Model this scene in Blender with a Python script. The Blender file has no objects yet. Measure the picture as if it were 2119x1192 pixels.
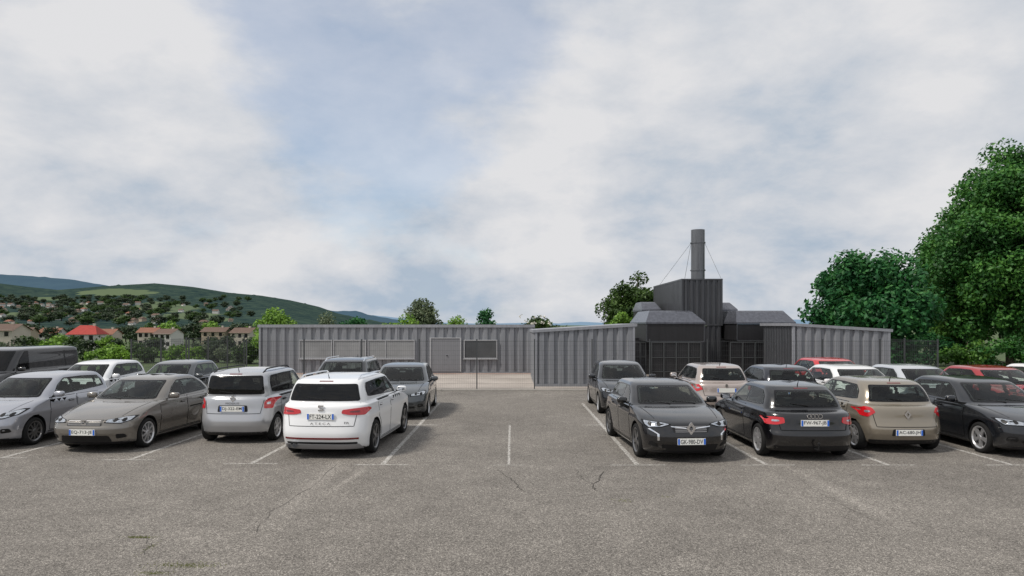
import bpy, bmesh, math, random
import numpy as np
from collections import Counter
from mathutils import Vector, Matrix
from mathutils.bvhtree import BVHTree
from mathutils.geometry import delaunay_2d_cdt
R=math.radians
random.seed(7); rng=np.random.default_rng(7)
sc=bpy.context.scene
C=sc.collection
FPX=1412.0; CX=1059.5; HY=672.0; CH=2.65
def wx(px,Y): return (px-CX)/FPX*Y
def wz(py,Y): return CH-(py-HY)/FPX*Y
def gy(py): return CH*FPX/(py-HY)

# ------------------------------------------------------------------ materials
def newmat(name):
    m=bpy.data.materials.new(name); m.use_nodes=True
    nt=m.node_tree; b=nt.nodes['Principled BSDF']
    return m,nt,b
def simple(name,col,rough=.5,metal=0,coat=0,var=0,scale=5,bump=0,spec=None,coatr=.05):
    m,nt,b=newmat(name)
    b.inputs['Base Color'].default_value=(*col,1); b.inputs['Roughness'].default_value=rough
    b.inputs['Metallic'].default_value=metal; b.inputs['Coat Weight'].default_value=coat
    b.inputs['Coat Roughness'].default_value=coatr
    if spec is not None: b.inputs['Specular IOR Level'].default_value=spec
    if var or bump:
        tc=nt.nodes.new('ShaderNodeTexCoord'); nz=nt.nodes.new('ShaderNodeTexNoise')
        nz.inputs['Scale'].default_value=scale; nz.inputs['Detail'].default_value=4
        nt.links.new(tc.outputs['Object'],nz.inputs['Vector'])
    if var:
        mx=nt.nodes.new('ShaderNodeMix'); mx.data_type='RGBA'
        mx.inputs[6].default_value=(*[c*(1-var) for c in col],1); mx.inputs[7].default_value=(*[min(1,c*(1+var)) for c in col],1)
        nt.links.new(nz.outputs['Fac'],mx.inputs[0]); nt.links.new(mx.outputs[2],b.inputs['Base Color'])
    if bump:
        bp=nt.nodes.new('ShaderNodeBump'); bp.inputs['Strength'].default_value=bump; bp.inputs['Distance'].default_value=.02
        nt.links.new(nz.outputs['Fac'],bp.inputs['Height']); nt.links.new(bp.outputs[0],b.inputs['Normal'])
    return m
def paint(name,col,metal=.35,rough=.32):
    m,nt,b=newmat(name)
    b.inputs['Metallic'].default_value=metal; b.inputs['Roughness'].default_value=rough
    b.inputs['Coat Weight'].default_value=1.0; b.inputs['Coat Roughness'].default_value=.015
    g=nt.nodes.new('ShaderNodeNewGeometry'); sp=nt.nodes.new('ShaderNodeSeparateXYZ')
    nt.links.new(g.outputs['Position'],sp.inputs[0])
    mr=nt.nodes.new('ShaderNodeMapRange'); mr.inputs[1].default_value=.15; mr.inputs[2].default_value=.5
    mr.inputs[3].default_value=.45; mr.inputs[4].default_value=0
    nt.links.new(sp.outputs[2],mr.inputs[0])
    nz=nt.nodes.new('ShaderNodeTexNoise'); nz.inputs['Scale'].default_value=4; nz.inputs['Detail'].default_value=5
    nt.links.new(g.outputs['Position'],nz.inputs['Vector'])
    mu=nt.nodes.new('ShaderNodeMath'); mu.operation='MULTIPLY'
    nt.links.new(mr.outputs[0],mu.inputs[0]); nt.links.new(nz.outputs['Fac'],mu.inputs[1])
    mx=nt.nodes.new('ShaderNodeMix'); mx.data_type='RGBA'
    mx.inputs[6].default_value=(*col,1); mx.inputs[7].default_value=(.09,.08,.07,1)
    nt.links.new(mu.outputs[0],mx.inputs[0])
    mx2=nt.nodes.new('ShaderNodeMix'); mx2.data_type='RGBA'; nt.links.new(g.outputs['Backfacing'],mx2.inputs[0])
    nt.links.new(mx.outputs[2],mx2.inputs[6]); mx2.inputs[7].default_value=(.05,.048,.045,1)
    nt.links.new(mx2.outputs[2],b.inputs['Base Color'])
    return m
def thinglass(name,tint,base=.035):
    m,nt,b=newmat(name); nt.nodes.remove(b)
    lw=nt.nodes.new('ShaderNodeLayerWeight'); lw.inputs[0].default_value=.5
    p=nt.nodes.new('ShaderNodeMath'); p.operation='POWER'; p.inputs[1].default_value=5.0; nt.links.new(lw.outputs['Facing'],p.inputs[0])
    a=nt.nodes.new('ShaderNodeMath'); a.operation='MULTIPLY_ADD'; a.inputs[1].default_value=.9; a.inputs[2].default_value=base; a.use_clamp=True; nt.links.new(p.outputs[0],a.inputs[0])
    t=nt.nodes.new('ShaderNodeBsdfTransparent'); t.inputs[0].default_value=(*tint,1)
    g=nt.nodes.new('ShaderNodeBsdfGlossy'); g.inputs['Roughness'].default_value=.012; g.inputs[0].default_value=(1,1,1,1)
    ms=nt.nodes.new('ShaderNodeMixShader'); nt.links.new(a.outputs[0],ms.inputs[0]); nt.links.new(t.outputs[0],ms.inputs[1]); nt.links.new(g.outputs[0],ms.inputs[2])
    nt.links.new(ms.outputs[0],nt.nodes['Material Output'].inputs[0]); return m
M={}
M['glass']=thinglass('clear_side_glass',(.60,.66,.62)); M['glassd']=thinglass('privacy_glass',(.05,.055,.055),.035); M['glassf']=thinglass('windscreen_glass',(.70,.77,.72),.04)
M['black']=simple('black_plastic',(.012,.012,.013),.5,0,0,.2,20,spec=.3)
M['trimb']=simple('gloss_black_trim',(.006,.006,.007),.15,spec=.3)
M['seam']=simple('seam_black',(.004,.004,.004),.9,spec=.1)
M['cloth']=simple('seat_cloth',(.035,.035,.038),.9,0,0,.3,12,spec=.2)
M['dash']=simple('dashboard_plastic',(.016,.016,.018),.8,0,0,.2,12,spec=.2)
M['tyre']=simple('tyre_rubber',(.014,.014,.014),.85,0,0,.3,30,spec=.25)
M['alloy']=simple('alloy_wheel',(.62,.62,.63),.3,.75,0,.15,30)
M['alloy_d']=simple('dark_alloy_wheel',(.20,.20,.205),.3,.8,0,.15,30)
M['chrome']=simple('chrome',(.85,.86,.88),.08,1)
M['lamp']=simple('clear_lamp',(.48,.51,.55),.06,.7,1,.8,30)
M['red']=simple('red_lamp',(.50,.006,.012),.08,0,1,.35,22)
M['redd']=simple('dark_red_lamp',(.14,.004,.008),.08,0,1,.25,18)
M['plate']=simple('plate_white',(.80,.80,.76),.4,0,0,.04,20)
M['pblue']=simple('plate_blue',(.02,.14,.62),.4)
M['ink']=simple('plate_ink',(.006,.006,.007),.5)
M['badge']=simple('badge_metal',(.80,.80,.82),.15,1)
M['diff']=simple('grey_diffuser',(.30,.30,.31),.4,.3)
M['post']=simple('fence_metal',(.060,.065,.068),.5,.2,0,.1,5)
def corr_mat(name,col,rough=.45,metal=.2,streak=.15):
    m,nt,b=newmat(name); b.inputs['Roughness'].default_value=rough; b.inputs['Metallic'].default_value=metal
    g=nt.nodes.new('ShaderNodeNewGeometry'); mp=nt.nodes.new('ShaderNodeMapping'); mp.inputs['Scale'].default_value=(5,5,.5)
    nz=nt.nodes.new('ShaderNodeTexNoise'); nz.inputs['Scale'].default_value=1.3; nz.inputs['Detail'].default_value=6; nz.inputs['Roughness'].default_value=.65
    nt.links.new(g.outputs['Position'],mp.inputs[0]); nt.links.new(mp.outputs[0],nz.inputs['Vector'])
    r=nt.nodes.new('ShaderNodeValToRGB'); r.color_ramp.elements[0].position=.3; r.color_ramp.elements[1].position=.7
    r.color_ramp.elements[0].color=(*[c*(1-streak) for c in col],1); r.color_ramp.elements[1].color=(*[c*(1+streak) for c in col],1)
    nt.links.new(nz.outputs['Fac'],r.inputs[0]); nt.links.new(r.outputs[0],b.inputs['Base Color'])
    return m
M['cont']=corr_mat('grey_container_steel',(.215,.224,.243),.45,.1)
M['contl']=corr_mat('light_container_trim',(.27,.28,.305))
M['frame']=corr_mat('window_frame_paint',(.36,.365,.38),.4,.05,.06)
M['contd']=corr_mat('dark_container_steel',(.060,.063,.070),.35,.3,.25)
M['flue']=corr_mat('chimney_steel',(.15,.155,.165),.3,.6,.25)
M['modroof']=corr_mat('module_roof_metal',(.10,.105,.125),.25,.45,.3)
M['modb']=corr_mat('module_black_panel',(.014,.014,.016),.5,.1,.3)
M['door']=corr_mat('grey_door_paint',(.20,.205,.22),.5,.05,.06)
M['wglass']=simple('building_glass',(.26,.265,.27),.15,0,0,.35,.9,spec=.6)
M['wglassm']=simple('dim_building_glass',(.075,.078,.082),.12,0,0,.5,1.5,spec=.6)
M['wglassd']=simple('dark_building_glass',(.008,.009,.01),.08)
M['conc']=simple('concrete_kerb',(.34,.32,.29),.9,0,0,.25,9,.3)
def leafmat(name,dark,mid,light,trans=.3,nscale=.9):
    m,nt,b=newmat(name); b.inputs['Roughness'].default_value=.5; b.inputs['Specular IOR Level'].default_value=.3
    g=nt.nodes.new('ShaderNodeNewGeometry'); tc=nt.nodes.new('ShaderNodeTexCoord')
    nz=nt.nodes.new('ShaderNodeTexNoise'); nz.inputs['Scale'].default_value=nscale; nz.inputs['Detail'].default_value=2
    nt.links.new(tc.outputs['Object'],nz.inputs['Vector'])
    a=nt.nodes.new('ShaderNodeMath'); a.operation='MULTIPLY_ADD'; a.inputs[1].default_value=.5
    nt.links.new(g.outputs['Random Per Island'],a.inputs[0])
    s=nt.nodes.new('ShaderNodeMath'); s.operation='MULTIPLY_ADD'; s.inputs[1].default_value=1.6; s.inputs[2].default_value=-.5
    nt.links.new(nz.outputs['Fac'],s.inputs[0]); nt.links.new(s.outputs[0],a.inputs[2])
    r=nt.nodes.new('ShaderNodeValToRGB'); e=r.color_ramp.elements
    e[0].position=.1; e[0].color=(*dark,1); e[1].position=.95; e[1].color=(*light,1); k=e.new(.5); k.color=(*mid,1)
    nt.links.new(a.outputs[0],r.inputs[0]); nt.links.new(r.outputs[0],b.inputs['Base Color'])
    t=nt.nodes.new('ShaderNodeBsdfTranslucent'); nt.links.new(r.outputs[0],t.inputs[0])
    ms=nt.nodes.new('ShaderNodeMixShader'); ms.inputs[0].default_value=trans
    out=nt.nodes['Material Output']
    nt.links.new(b.outputs[0],ms.inputs[1]); nt.links.new(t.outputs[0],ms.inputs[2]); nt.links.new(ms.outputs[0],out.inputs[0])
    return m
M['leaf_big']=leafmat('leaf_broad',(.018,.065,.016),(.042,.145,.032),(.11,.27,.048),.3,.6)
M['leaf_big2']=leafmat('leaf_light',(.03,.085,.012),(.075,.18,.03),(.16,.31,.05),.3,.6)
M['leaf_deep']=leafmat('leaf_deep',(.011,.055,.020),(.023,.115,.035),(.06,.20,.05))
M['leaf_dark']=leafmat('leaf_dark',(.018,.042,.010),(.045,.09,.02),(.09,.16,.035))
M['leaf_lime']=leafmat('leaf_lime',(.07,.15,.02),(.16,.30,.04),(.27,.44,.07))
M['leaf_grey']=leafmat('leaf_grey',(.05,.08,.04),(.12,.16,.09),(.22,.26,.15))
M['leaf_far']=leafmat('leaf_far',(.014,.028,.014),(.035,.06,.025),(.07,.11,.04),.15,.25)
M['blossom']=simple('blossom_white',(.7,.68,.6),.8)
M['bark']=simple('bark',(.07,.055,.04),.9,0,0,.4,12,.6)

# ------------------------------------------------------------------ mesh helper
def mesh_obj(name,verts,faces,mats,parent=None,smooth=False,mi=None,sharp=35):
    me=bpy.data.meshes.new(name); me.from_pydata([tuple(v) for v in verts],[],[tuple(f) for f in faces])
    if not isinstance(mats,(list,tuple)): mats=[mats]
    for m in mats: me.materials.append(m)
    if mi is not None: me.polygons.foreach_set('material_index',mi)
    if smooth:
        me.polygons.foreach_set('use_smooth',[True]*len(me.polygons))
        try: me.set_sharp_from_angle(angle=R(sharp))
        except Exception: pass
    me.update()
    o=bpy.data.objects.new(name,me); C.objects.link(o)
    if parent: o.parent=parent
    return o
def link_copy(name,src,parent,loc=(0,0,0),rot=(0,0,0),sca=None):
    o=bpy.data.objects.new(name,src.data); C.objects.link(o); o.parent=parent; o.location=loc; o.rotation_euler=rot
    if sca: o.scale=sca
    return o
class MB:
    def __init__(s): s.v=[]; s.f=[]; s.m=[]
    def add(s,vs,fs,mi=0):
        n=len(s.v); s.v+= [tuple(v) for v in vs]; s.f+=[tuple(i+n for i in f) for f in fs]; s.m+=[mi]*len(fs)
    def box(s,x0,x1,y0,y1,z0,z1,mi=0):
        s.add([(x0,y0,z0),(x1,y0,z0),(x1,y1,z0),(x0,y1,z0),(x0,y0,z1),(x1,y0,z1),(x1,y1,z1),(x0,y1,z1)],
              [(0,3,2,1),(4,5,6,7),(0,1,5,4),(1,2,6,5),(2,3,7,6),(3,0,4,7)],mi)
    def blobox(s,c,h,lean=0,e=.45,mi=0,nu=8,nv=14):
        sg=lambda v:math.copysign(abs(v)**e,v); vs=[]
        for i in range(nu+1):
            ph=math.pi*i/nu-math.pi/2
            for k in range(nv):
                t=2*math.pi*k/nv; x=h[0]*sg(math.cos(ph))*sg(math.cos(t)); y=h[1]*sg(math.cos(ph))*sg(math.sin(t)); z=h[2]*sg(math.sin(ph))
                vs.append((c[0]+x+lean*z,c[1]+y,c[2]+z))
        s.add(vs,[(i*nv+k,i*nv+(k+1)%nv,(i+1)*nv+(k+1)%nv,(i+1)*nv+k) for i in range(nu) for k in range(nv)],mi)
    def tube(s,pts,rad,n=8,mi=0,cap=True):
        pts=[Vector(p) for p in pts]; rr=rad if isinstance(rad,(list,tuple)) else [rad]*len(pts)
        rings=[]; up=None
        for i,p in enumerate(pts):
            d=(pts[min(i+1,len(pts)-1)]-pts[max(i-1,0)]).normalized()
            if up is None:
                up=Vector((0,0,1)) if abs(d.z)<.9 else Vector((1,0,0))
            a=d.cross(up).normalized(); b=d.cross(a).normalized()
            rings.append([p+(a*math.cos(t)+b*math.sin(t))*rr[i] for t in [2*math.pi*k/n for k in range(n)]])
        vs=[v for r in rings for v in r]; fs=[]
        for i in range(len(pts)-1):
            for k in range(n): fs.append((i*n+k,i*n+(k+1)%n,(i+1)*n+(k+1)%n,(i+1)*n+k))
        if cap: fs.append(tuple(range(n))[::-1]); fs.append(tuple(range((len(pts)-1)*n,len(pts)*n)))
        s.add(vs,fs,mi)
    def lathe(s,prof,n=24,axis='Z',c=(0,0,0),mi=0):
        vs=[];fs=[]
        for r,h in prof:
            for k in range(n):
                t=2*math.pi*k/n
                if axis=='Z': vs.append((c[0]+r*math.cos(t),c[1]+r*math.sin(t),c[2]+h))
                else: vs.append((c[0]+r*math.cos(t),c[1]+h,c[2]+r*math.sin(t)))
        for i in range(len(prof)-1):
            for k in range(n): fs.append((i*n+k,i*n+(k+1)%n,(i+1)*n+(k+1)%n,(i+1)*n+k))
        s.add(vs,fs,mi)
    def build(s,name,mats,parent=None,smooth=False,sharp=35):
        return mesh_obj(name,s.v,s.f,mats,parent,smooth,s.m,sharp)
def tag(o,label=None,cat=None,group=None,kind=None):
    if label:o['label']=label
    if cat:o['category']=cat
    if group:o['group']=group
    if kind:o['kind']=kind
    return o
def empty(name,loc=(0,0,0),rz=0):
    o=bpy.data.objects.new(name,None); C.objects.link(o); o.location=loc; o.rotation_euler=(0,0,rz); o.empty_display_size=.2
    return o

# ------------------------------------------------------------------ camera, light, sky
cam=bpy.data.cameras.new('camera'); cam.lens=24; cam.sensor_width=36; cam.shift_y=(HY-596)/2119; cam.clip_end=60000; cam.clip_start=.1
co=bpy.data.objects.new('camera',cam); C.objects.link(co); co.location=(0,0,CH); co.rotation_euler=(R(90),0,0); sc.camera=co
sc.view_settings.view_transform='Standard'
try: sc.view_settings.look='None'
except Exception: pass
sun_el=R(52); sun_az=R(-116)
sd=Vector((math.sin(sun_az)*math.cos(sun_el),math.cos(sun_az)*math.cos(sun_el),math.sin(sun_el)))
sl=bpy.data.lights.new('sun','SUN'); sl.energy=3.1; sl.angle=R(10); sl.color=(1,.94,.86)
so=bpy.data.objects.new('sun',sl); C.objects.link(so); so.rotation_euler=sd.to_track_quat('Z','Y').to_euler()
w=bpy.data.worlds.new('World'); sc.world=w; w.use_nodes=True; nt=w.node_tree
for n in list(nt.nodes): nt.nodes.remove(n)
def N(t,**k):
    n=nt.nodes.new(t)
    for a,b in k.items(): setattr(n,a,b)
    return n
def L_(a,b): nt.links.new(a,b)
def mth(op,a,b=None,c=None,clamp=False):
    n=N('ShaderNodeMath',operation=op,use_clamp=clamp)
    for i,v in enumerate((a,b,c)):
        if v is None: continue
        if isinstance(v,(int,float)): n.inputs[i].default_value=v
        else: L_(v,n.inputs[i])
    return n.outputs[0]
out=N('ShaderNodeOutputWorld'); sky=N('ShaderNodeTexSky',sky_type='NISHITA'); sky.sun_disc=False
sky.sun_elevation=sun_el; sky.sun_rotation=sun_az; sky.air_density=1.0; sky.dust_density=.8; sky.ozone_density=1.5
bg1=N('ShaderNodeBackground'); bg1.inputs[1].default_value=.15; L_(sky.outputs[0],bg1.inputs[0])
tc=N('ShaderNodeTexCoord'); nrm=N('ShaderNodeVectorMath',operation='NORMALIZE'); L_(tc.outputs['Generated'],nrm.inputs[0])
D=nrm.outputs[0]; sp=N('ShaderNodeSeparateXYZ'); L_(D,sp.inputs[0])
den=mth('MAXIMUM',mth('ADD',sp.outputs[2],.55),.05)
pj=N('ShaderNodeCombineXYZ'); L_(mth('DIVIDE',sp.outputs[0],den),pj.inputs[0]); L_(mth('DIVIDE',sp.outputs[1],den),pj.inputs[1]); L_(mth('MULTIPLY',sp.outputs[2],1.6),pj.inputs[2])
def noise(scale,det=6,rough=.5,off=(0,0,0),dist=0,src=None):
    mp=N('ShaderNodeMapping'); mp.inputs['Location'].default_value=off; L_(src or pj.outputs[0],mp.inputs[0])
    n=N('ShaderNodeTexNoise'); n.inputs['Scale'].default_value=scale; n.inputs['Detail'].default_value=det
    n.inputs['Roughness'].default_value=rough; n.inputs['Distortion'].default_value=dist
    L_(mp.outputs[0],n.inputs['Vector']); return n.outputs['Fac']
n1=noise(3.0,7,.55,(3.1,1.7,0),.1); n2=noise(8,6,.6,(7.3,2.2,4),.1)
def blob(px,py,wd):
    c=Vector(((px-CX)/FPX,1,(HY-py)/FPX)).normalized()
    d=N('ShaderNodeVectorMath',operation='DOT_PRODUCT'); L_(D,d.inputs[0]); d.inputs[1].default_value=c
    k=1/(wd/FPX)**2
    return mth('EXPONENT',mth('MULTIPLY',mth('SUBTRACT',d.outputs['Value'],1.0),k))
def addl(lst):
    a=lst[0]
    for b in lst[1:]: a=mth('ADD',a,b)
    return a
blue=addl([mth('MULTIPLY',blob(px,py,wd),s) for px,py,wd,s in
   [(540,40,100,.38),(770,120,150,.36),(1080,50,120,.45),(640,330,140,.36),(920,340,110,.22),(400,500,60,.22),(1560,230,60,.2),(60,500,60,.25),(1250,20,60,.2)]])
white=addl([mth('MULTIPLY',blob(px,py,wd),s) for px,py,wd,s in [(150,200,230,.30),(1650,150,400,.26),(560,520,120,.30),(1200,420,130,.28),(900,200,60,.25)]])
cov=mth('ADD',mth('ADD',mth('MULTIPLY',n1,1.2),mth('MULTIPLY',n2,.6)),mth('SUBTRACT',white,blue))
mr=N('ShaderNodeMapRange'); mr.interpolation_type='SMOOTHSTEP'; L_(cov,mr.inputs[0]); mr.inputs[1].default_value=.46; mr.inputs[2].default_value=.90; mr.inputs[3].default_value=.58; mr.inputs[4].default_value=1.0
n4=noise(4.2,8,.58,(11,5,1),.1); grey=addl([mth('MULTIPLY',blob(px,py,wd),s) for px,py,wd,s in [(880,600,100,.40),(1560,570,100,.38),(250,560,100,.2),(300,430,80,.15),(1250,610,70,.15)]])
lite=addl([mth('MULTIPLY',blob(px,py,wd),s) for px,py,wd,s in [(500,480,70,.35),(1050,470,100,.22),(1900,480,150,.12),(120,180,160,.12)]])
shade=mth('ADD',mth('SUBTRACT',mth('MULTIPLY_ADD',n4,2.3,-.47),grey),lite)
cr=N('ShaderNodeValToRGB'); e=cr.color_ramp.elements
e[0].position=.12; e[0].color=(.42,.50,.60,1); e[1].position=.95; e[1].color=(.75,.75,.765,1); q=e.new(.5); q.color=(.60,.63,.68,1)
L_(shade,cr.inputs[0])
bg2=N('ShaderNodeBackground'); bg2.inputs[1].default_value=1.0; L_(cr.outputs[0],bg2.inputs[0])
ms=N('ShaderNodeMixShader'); L_(mr.outputs[0],ms.inputs[0]); L_(bg1.outputs[0],ms.inputs[1]); L_(bg2.outputs[0],ms.inputs[2]); L_(ms.outputs[0],out.inputs[0])

# ------------------------------------------------------------------ ground
def gz(x,y):
    t=min(max((y-52)/60,0),1); t=t*t*(3-2*t)
    return -5.0*t
xs=[-12000,-5000,-2000,-800,-400,-200,-120,-80,-60,-40,-25,-12,0,12,25,40,60,80,120,200,400,800,2000,5000,12000]
ys=[-60,-10,0,10,30,50,56,62,70,78,86,95,105,112,130,170,240,400,700,1200,2500,6000,20000]
vs=[(x,y,gz(x,y)-.02) for y in ys for x in xs]; nx=len(xs)
fs=[(j*nx+i,j*nx+i+1,(j+1)*nx+i+1,(j+1)*nx+i) for j in range(len(ys)-1) for i in range(nx-1)]
m,nt2,b=newmat('meadow'); b.inputs['Roughness'].default_value=.95
def nodes_ramp(nt,b,scales,ramp,bump=None):
    g=nt.nodes.new('ShaderNodeNewGeometry'); prev=None
    for s,wt in scales:
        n=nt.nodes.new('ShaderNodeTexNoise'); n.inputs['Scale'].default_value=s; n.inputs['Detail'].default_value=6
        nt.links.new(g.outputs['Position'],n.inputs['Vector'])
        k=nt.nodes.new('ShaderNodeMath'); k.operation='MULTIPLY_ADD'; k.inputs[1].default_value=wt; k.inputs[2].default_value=0
        nt.links.new(n.outputs['Fac'],k.inputs[0])
        if prev: nt.links.new(prev,k.inputs[2])
        prev=k.outputs[0]
    r=nt.nodes.new('ShaderNodeValToRGB'); e=r.color_ramp.elements
    e[0].position=ramp[0][0]; e[0].color=(*ramp[0][1],1); e[1].position=ramp[-1][0]; e[1].color=(*ramp[-1][1],1)
    for p,c in ramp[1:-1]:
        k=e.new(p); k.color=(*c,1)
    nt.links.new(prev,r.inputs[0]); nt.links.new(r.outputs[0],b.inputs['Base Color'])
    return prev
nodes_ramp(nt2,b,[(.02,.5),(.6,.5)],[(.3,(.035,.06,.018)),(.5,(.06,.095,.028)),(.7,(.13,.15,.06))])
tag(mesh_obj('ground',vs,fs,m),kind='structure')

# asphalt
m,nt2,b=newmat('worn_asphalt'); b.inputs['Roughness'].default_value=.92; b.inputs['Specular IOR Level'].default_value=.25
nn=nt2.nodes; lk=nt2.links
g=nn.new('ShaderNodeNewGeometry')
def vor(scale,feat='F1'):
    v=nn.new('ShaderNodeTexVoronoi'); v.inputs['Scale'].default_value=scale; v.feature=feat; lk.new(g.outputs['Position'],v.inputs['Vector']); return v
def nz2(scale,det=6,rough=.6,dist=0):
    v=nn.new('ShaderNodeTexNoise'); v.inputs['Scale'].default_value=scale; v.inputs['Detail'].default_value=det; v.inputs['Roughness'].default_value=rough; v.inputs['Distortion'].default_value=dist; lk.new(g.outputs['Position'],v.inputs['Vector']); return v.outputs['Fac']
def m2(op,a,b_=None,c=None,clamp=False):
    n=nn.new('ShaderNodeMath'); n.operation=op; n.use_clamp=clamp
    for i,v in enumerate((a,b_,c)):
        if v is None: continue
        if isinstance(v,(int,float)): n.inputs[i].default_value=v
        else: lk.new(v,n.inputs[i])
    return n.outputs[0]
v1=vor(105); v2=vor(45)
sc1=nn.new('ShaderNodeSeparateColor'); lk.new(v1.outputs['Color'],sc1.inputs[0])
sc2=nn.new('ShaderNodeSeparateColor'); lk.new(v2.outputs['Color'],sc2.inputs[0])
val=m2('ADD',m2('MULTIPLY',sc1.outputs[0],.47),m2('MULTIPLY',sc2.outputs[1],.17))
val=m2('ADD',val,m2('MULTIPLY',nz2(150,2,.7),.20))
big=nz2(.30,5,.55,.3); mid=nz2(1.7,6,.62)
val=m2('ADD',val,m2('MULTIPLY_ADD',big,.22,-.11)); val=m2('ADD',val,m2('MULTIPLY_ADD',mid,.20,-.10))
sx=nn.new('ShaderNodeSeparateXYZ'); lk.new(g.outputs['Position'],sx.inputs[0])
def band(p0,p1,wd,amt,val):
    a=Vector(p0); bb=Vector(p1); d=(bb-a); Ln=d.length; d=d/Ln; nrm_=Vector((-d.y,d.x))
    dist=m2('ABSOLUTE',m2('ADD',m2('ADD',m2('MULTIPLY',sx.outputs[0],nrm_.x),m2('MULTIPLY',sx.outputs[1],nrm_.y)),-a.dot(nrm_)))
    dist=m2('ADD',dist,m2('MULTIPLY_ADD',mid,.5,-.25))
    al=m2('ADD',m2('ADD',m2('MULTIPLY',sx.outputs[0],d.x),m2('MULTIPLY',sx.outputs[1],d.y)),-a.dot(d))
    inn=m2('MULTIPLY',m2('DIVIDE',al,.8,clamp=True),m2('DIVIDE',m2('SUBTRACT',Ln,al),2.0,clamp=True))
    f=m2('SUBTRACT',1,m2('DIVIDE',dist,wd),clamp=True)
    return m2('ADD',val,m2('MULTIPLY',m2('MULTIPLY',f,inn),amt))
def G2(px,py): Y=gy(py); return (wx(px,Y),Y)
val=band(G2(720,940),G2(520,1120),.30,.08,val)
val=band(G2(1620,960),G2(1990,1150),.20,.07,val)
val=band(G2(770,960),G2(620,1060),.12,.12,val)
r=nn.new('ShaderNodeValToRGB'); e=r.color_ramp.elements
e[0].position=.10; e[0].color=(.050,.046,.042,1); e[1].position=.82; e[1].color=(.57,.53,.475,1)
k=e.new(.34); k.color=(.128,.117,.105,1); k=e.new(.56); k.color=(.235,.217,.194,1)
lk.new(val,r.inputs[0]); lk.new(r.outputs[0],b.inputs['Base Color'])
bp=nn.new('ShaderNodeBump'); bp.inputs['Strength'].default_value=.55; bp.inputs['Distance'].default_value=.005
lk.new(v1.outputs['Distance'],bp.inputs['Height']); lk.new(bp.outputs[0],b.inputs['Normal'])
M['asphalt']=m
xs=list(range(-60,61,10)); ys=[-20,-10,0,10,20,27.2]
vs=[(x,y,0) for y in ys for x in xs]; nx=len(xs)
fs=[(j*nx+i,j*nx+i+1,(j+1)*nx+i+1,(j+1)*nx+i) for j in range(len(ys)-1) for i in range(nx-1)]
tag(mesh_obj('parking_lot',vs,fs,m),kind='structure')
mb=MB(); x=-15.8
while x<18.5: mb.box(x,x+.985,27.2,27.38,-.05,.07); x+=1
tag(mb.build('kerb',M['conc']),kind='structure')
m,nt2,b=newmat('gravel'); b.inputs['Roughness'].default_value=.95
nodes_ramp(nt2,b,[(.5,.35),(22,.65)],[(.3,(.20,.175,.155)),(.5,(.37,.33,.295)),(.7,(.54,.49,.44))])
tag(mesh_obj('gravel_yard',[(-15.8,27.38,.006),(18.5,27.38,.006),(18.5,48,.006),(-15.8,48,.006)],[(0,1,2,3)],m),kind='structure')
m,nt2,b=newmat('red_gravel'); b.inputs['Roughness'].default_value=.95
nodes_ramp(nt2,b,[(.5,.35),(18,.65)],[(.3,(.18,.11,.09)),(.5,(.33,.23,.19)),(.7,(.48,.41,.36))])
tag(mesh_obj('gravel_strip',[(-13.8,36.4,.011),(1.2,36.4,.011),(1.2,37.25,.011),(-13.8,37.25,.011)],[(0,1,2,3)],m),kind='structure')
# painted markings
m,nt2,b=newmat('worn_paint'); b.inputs['Roughness'].default_value=.8
g=nt2.nodes.new('ShaderNodeNewGeometry'); n=nt2.nodes.new('ShaderNodeTexNoise'); n.inputs['Scale'].default_value=14; n.inputs['Detail'].default_value=8; n.inputs['Roughness'].default_value=.8
nt2.links.new(g.outputs['Position'],n.inputs['Vector'])
rr=nt2.nodes.new('ShaderNodeValToRGB'); rr.color_ramp.elements[0].position=.36; rr.color_ramp.elements[1].position=.60
nt2.links.new(n.outputs['Fac'],rr.inputs[0]); b.inputs['Base Color'].default_value=(.64,.62,.58,1)
tr=nt2.nodes.new('ShaderNodeBsdfTransparent'); mxs=nt2.nodes.new('ShaderNodeMixShader')
mm=nt2.nodes.new('ShaderNodeMath'); mm.operation='MULTIPLY'; mm.inputs[1].default_value=.82; nt2.links.new(rr.outputs[0],mm.inputs[0])
nt2.links.new(mm.outputs[0],mxs.inputs[0]); nt2.links.new(tr.outputs[0],mxs.inputs[1]); nt2.links.new(b.outputs[0],mxs.inputs[2]); nt2.links.new(mxs.outputs[0],nt2.nodes['Material Output'].inputs[0])
mb=MB()
def strip(x0,y0,x1,y1,wd,z=.004):
    d=Vector((x1-x0,y1-y0)).normalized(); n_=Vector((-d.y,d.x))*wd/2
    mb.add([(x0+n_.x,y0+n_.y,z),(x0-n_.x,y0-n_.y,z),(x1-n_.x,y1-n_.y,z),(x1+n_.x,y1+n_.y,z)],[(0,1,2,3)])
bx_=[(-12.7,13.7),(-10.15,13.55),(-7.5,13.35),(-4.97,13.0),(-2.45,12.88),(-.06,12.86),(2.37,12.86),(4.81,12.86),(7.1,12.86),(9.45,12.86),(11.9,12.86)]
for i,(x,y) in enumerate(bx_):
    y1=18.0 if i==5 else 23.0
    strip(x,y+.06,x,y1,.09 if i!=5 else .05)
    hw=.52
    if i!=5 : strip(x-hw,y,x+hw,y,.055,.008)
    else: strip(x-.3,y,x+.3,y,.03,.008)
    if i not in(5,): strip(x-hw,18,x+hw,18,.07,.008)
tag(mb.build('parking_bay_marking',m),kind='structure')
mb=MB()
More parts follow.
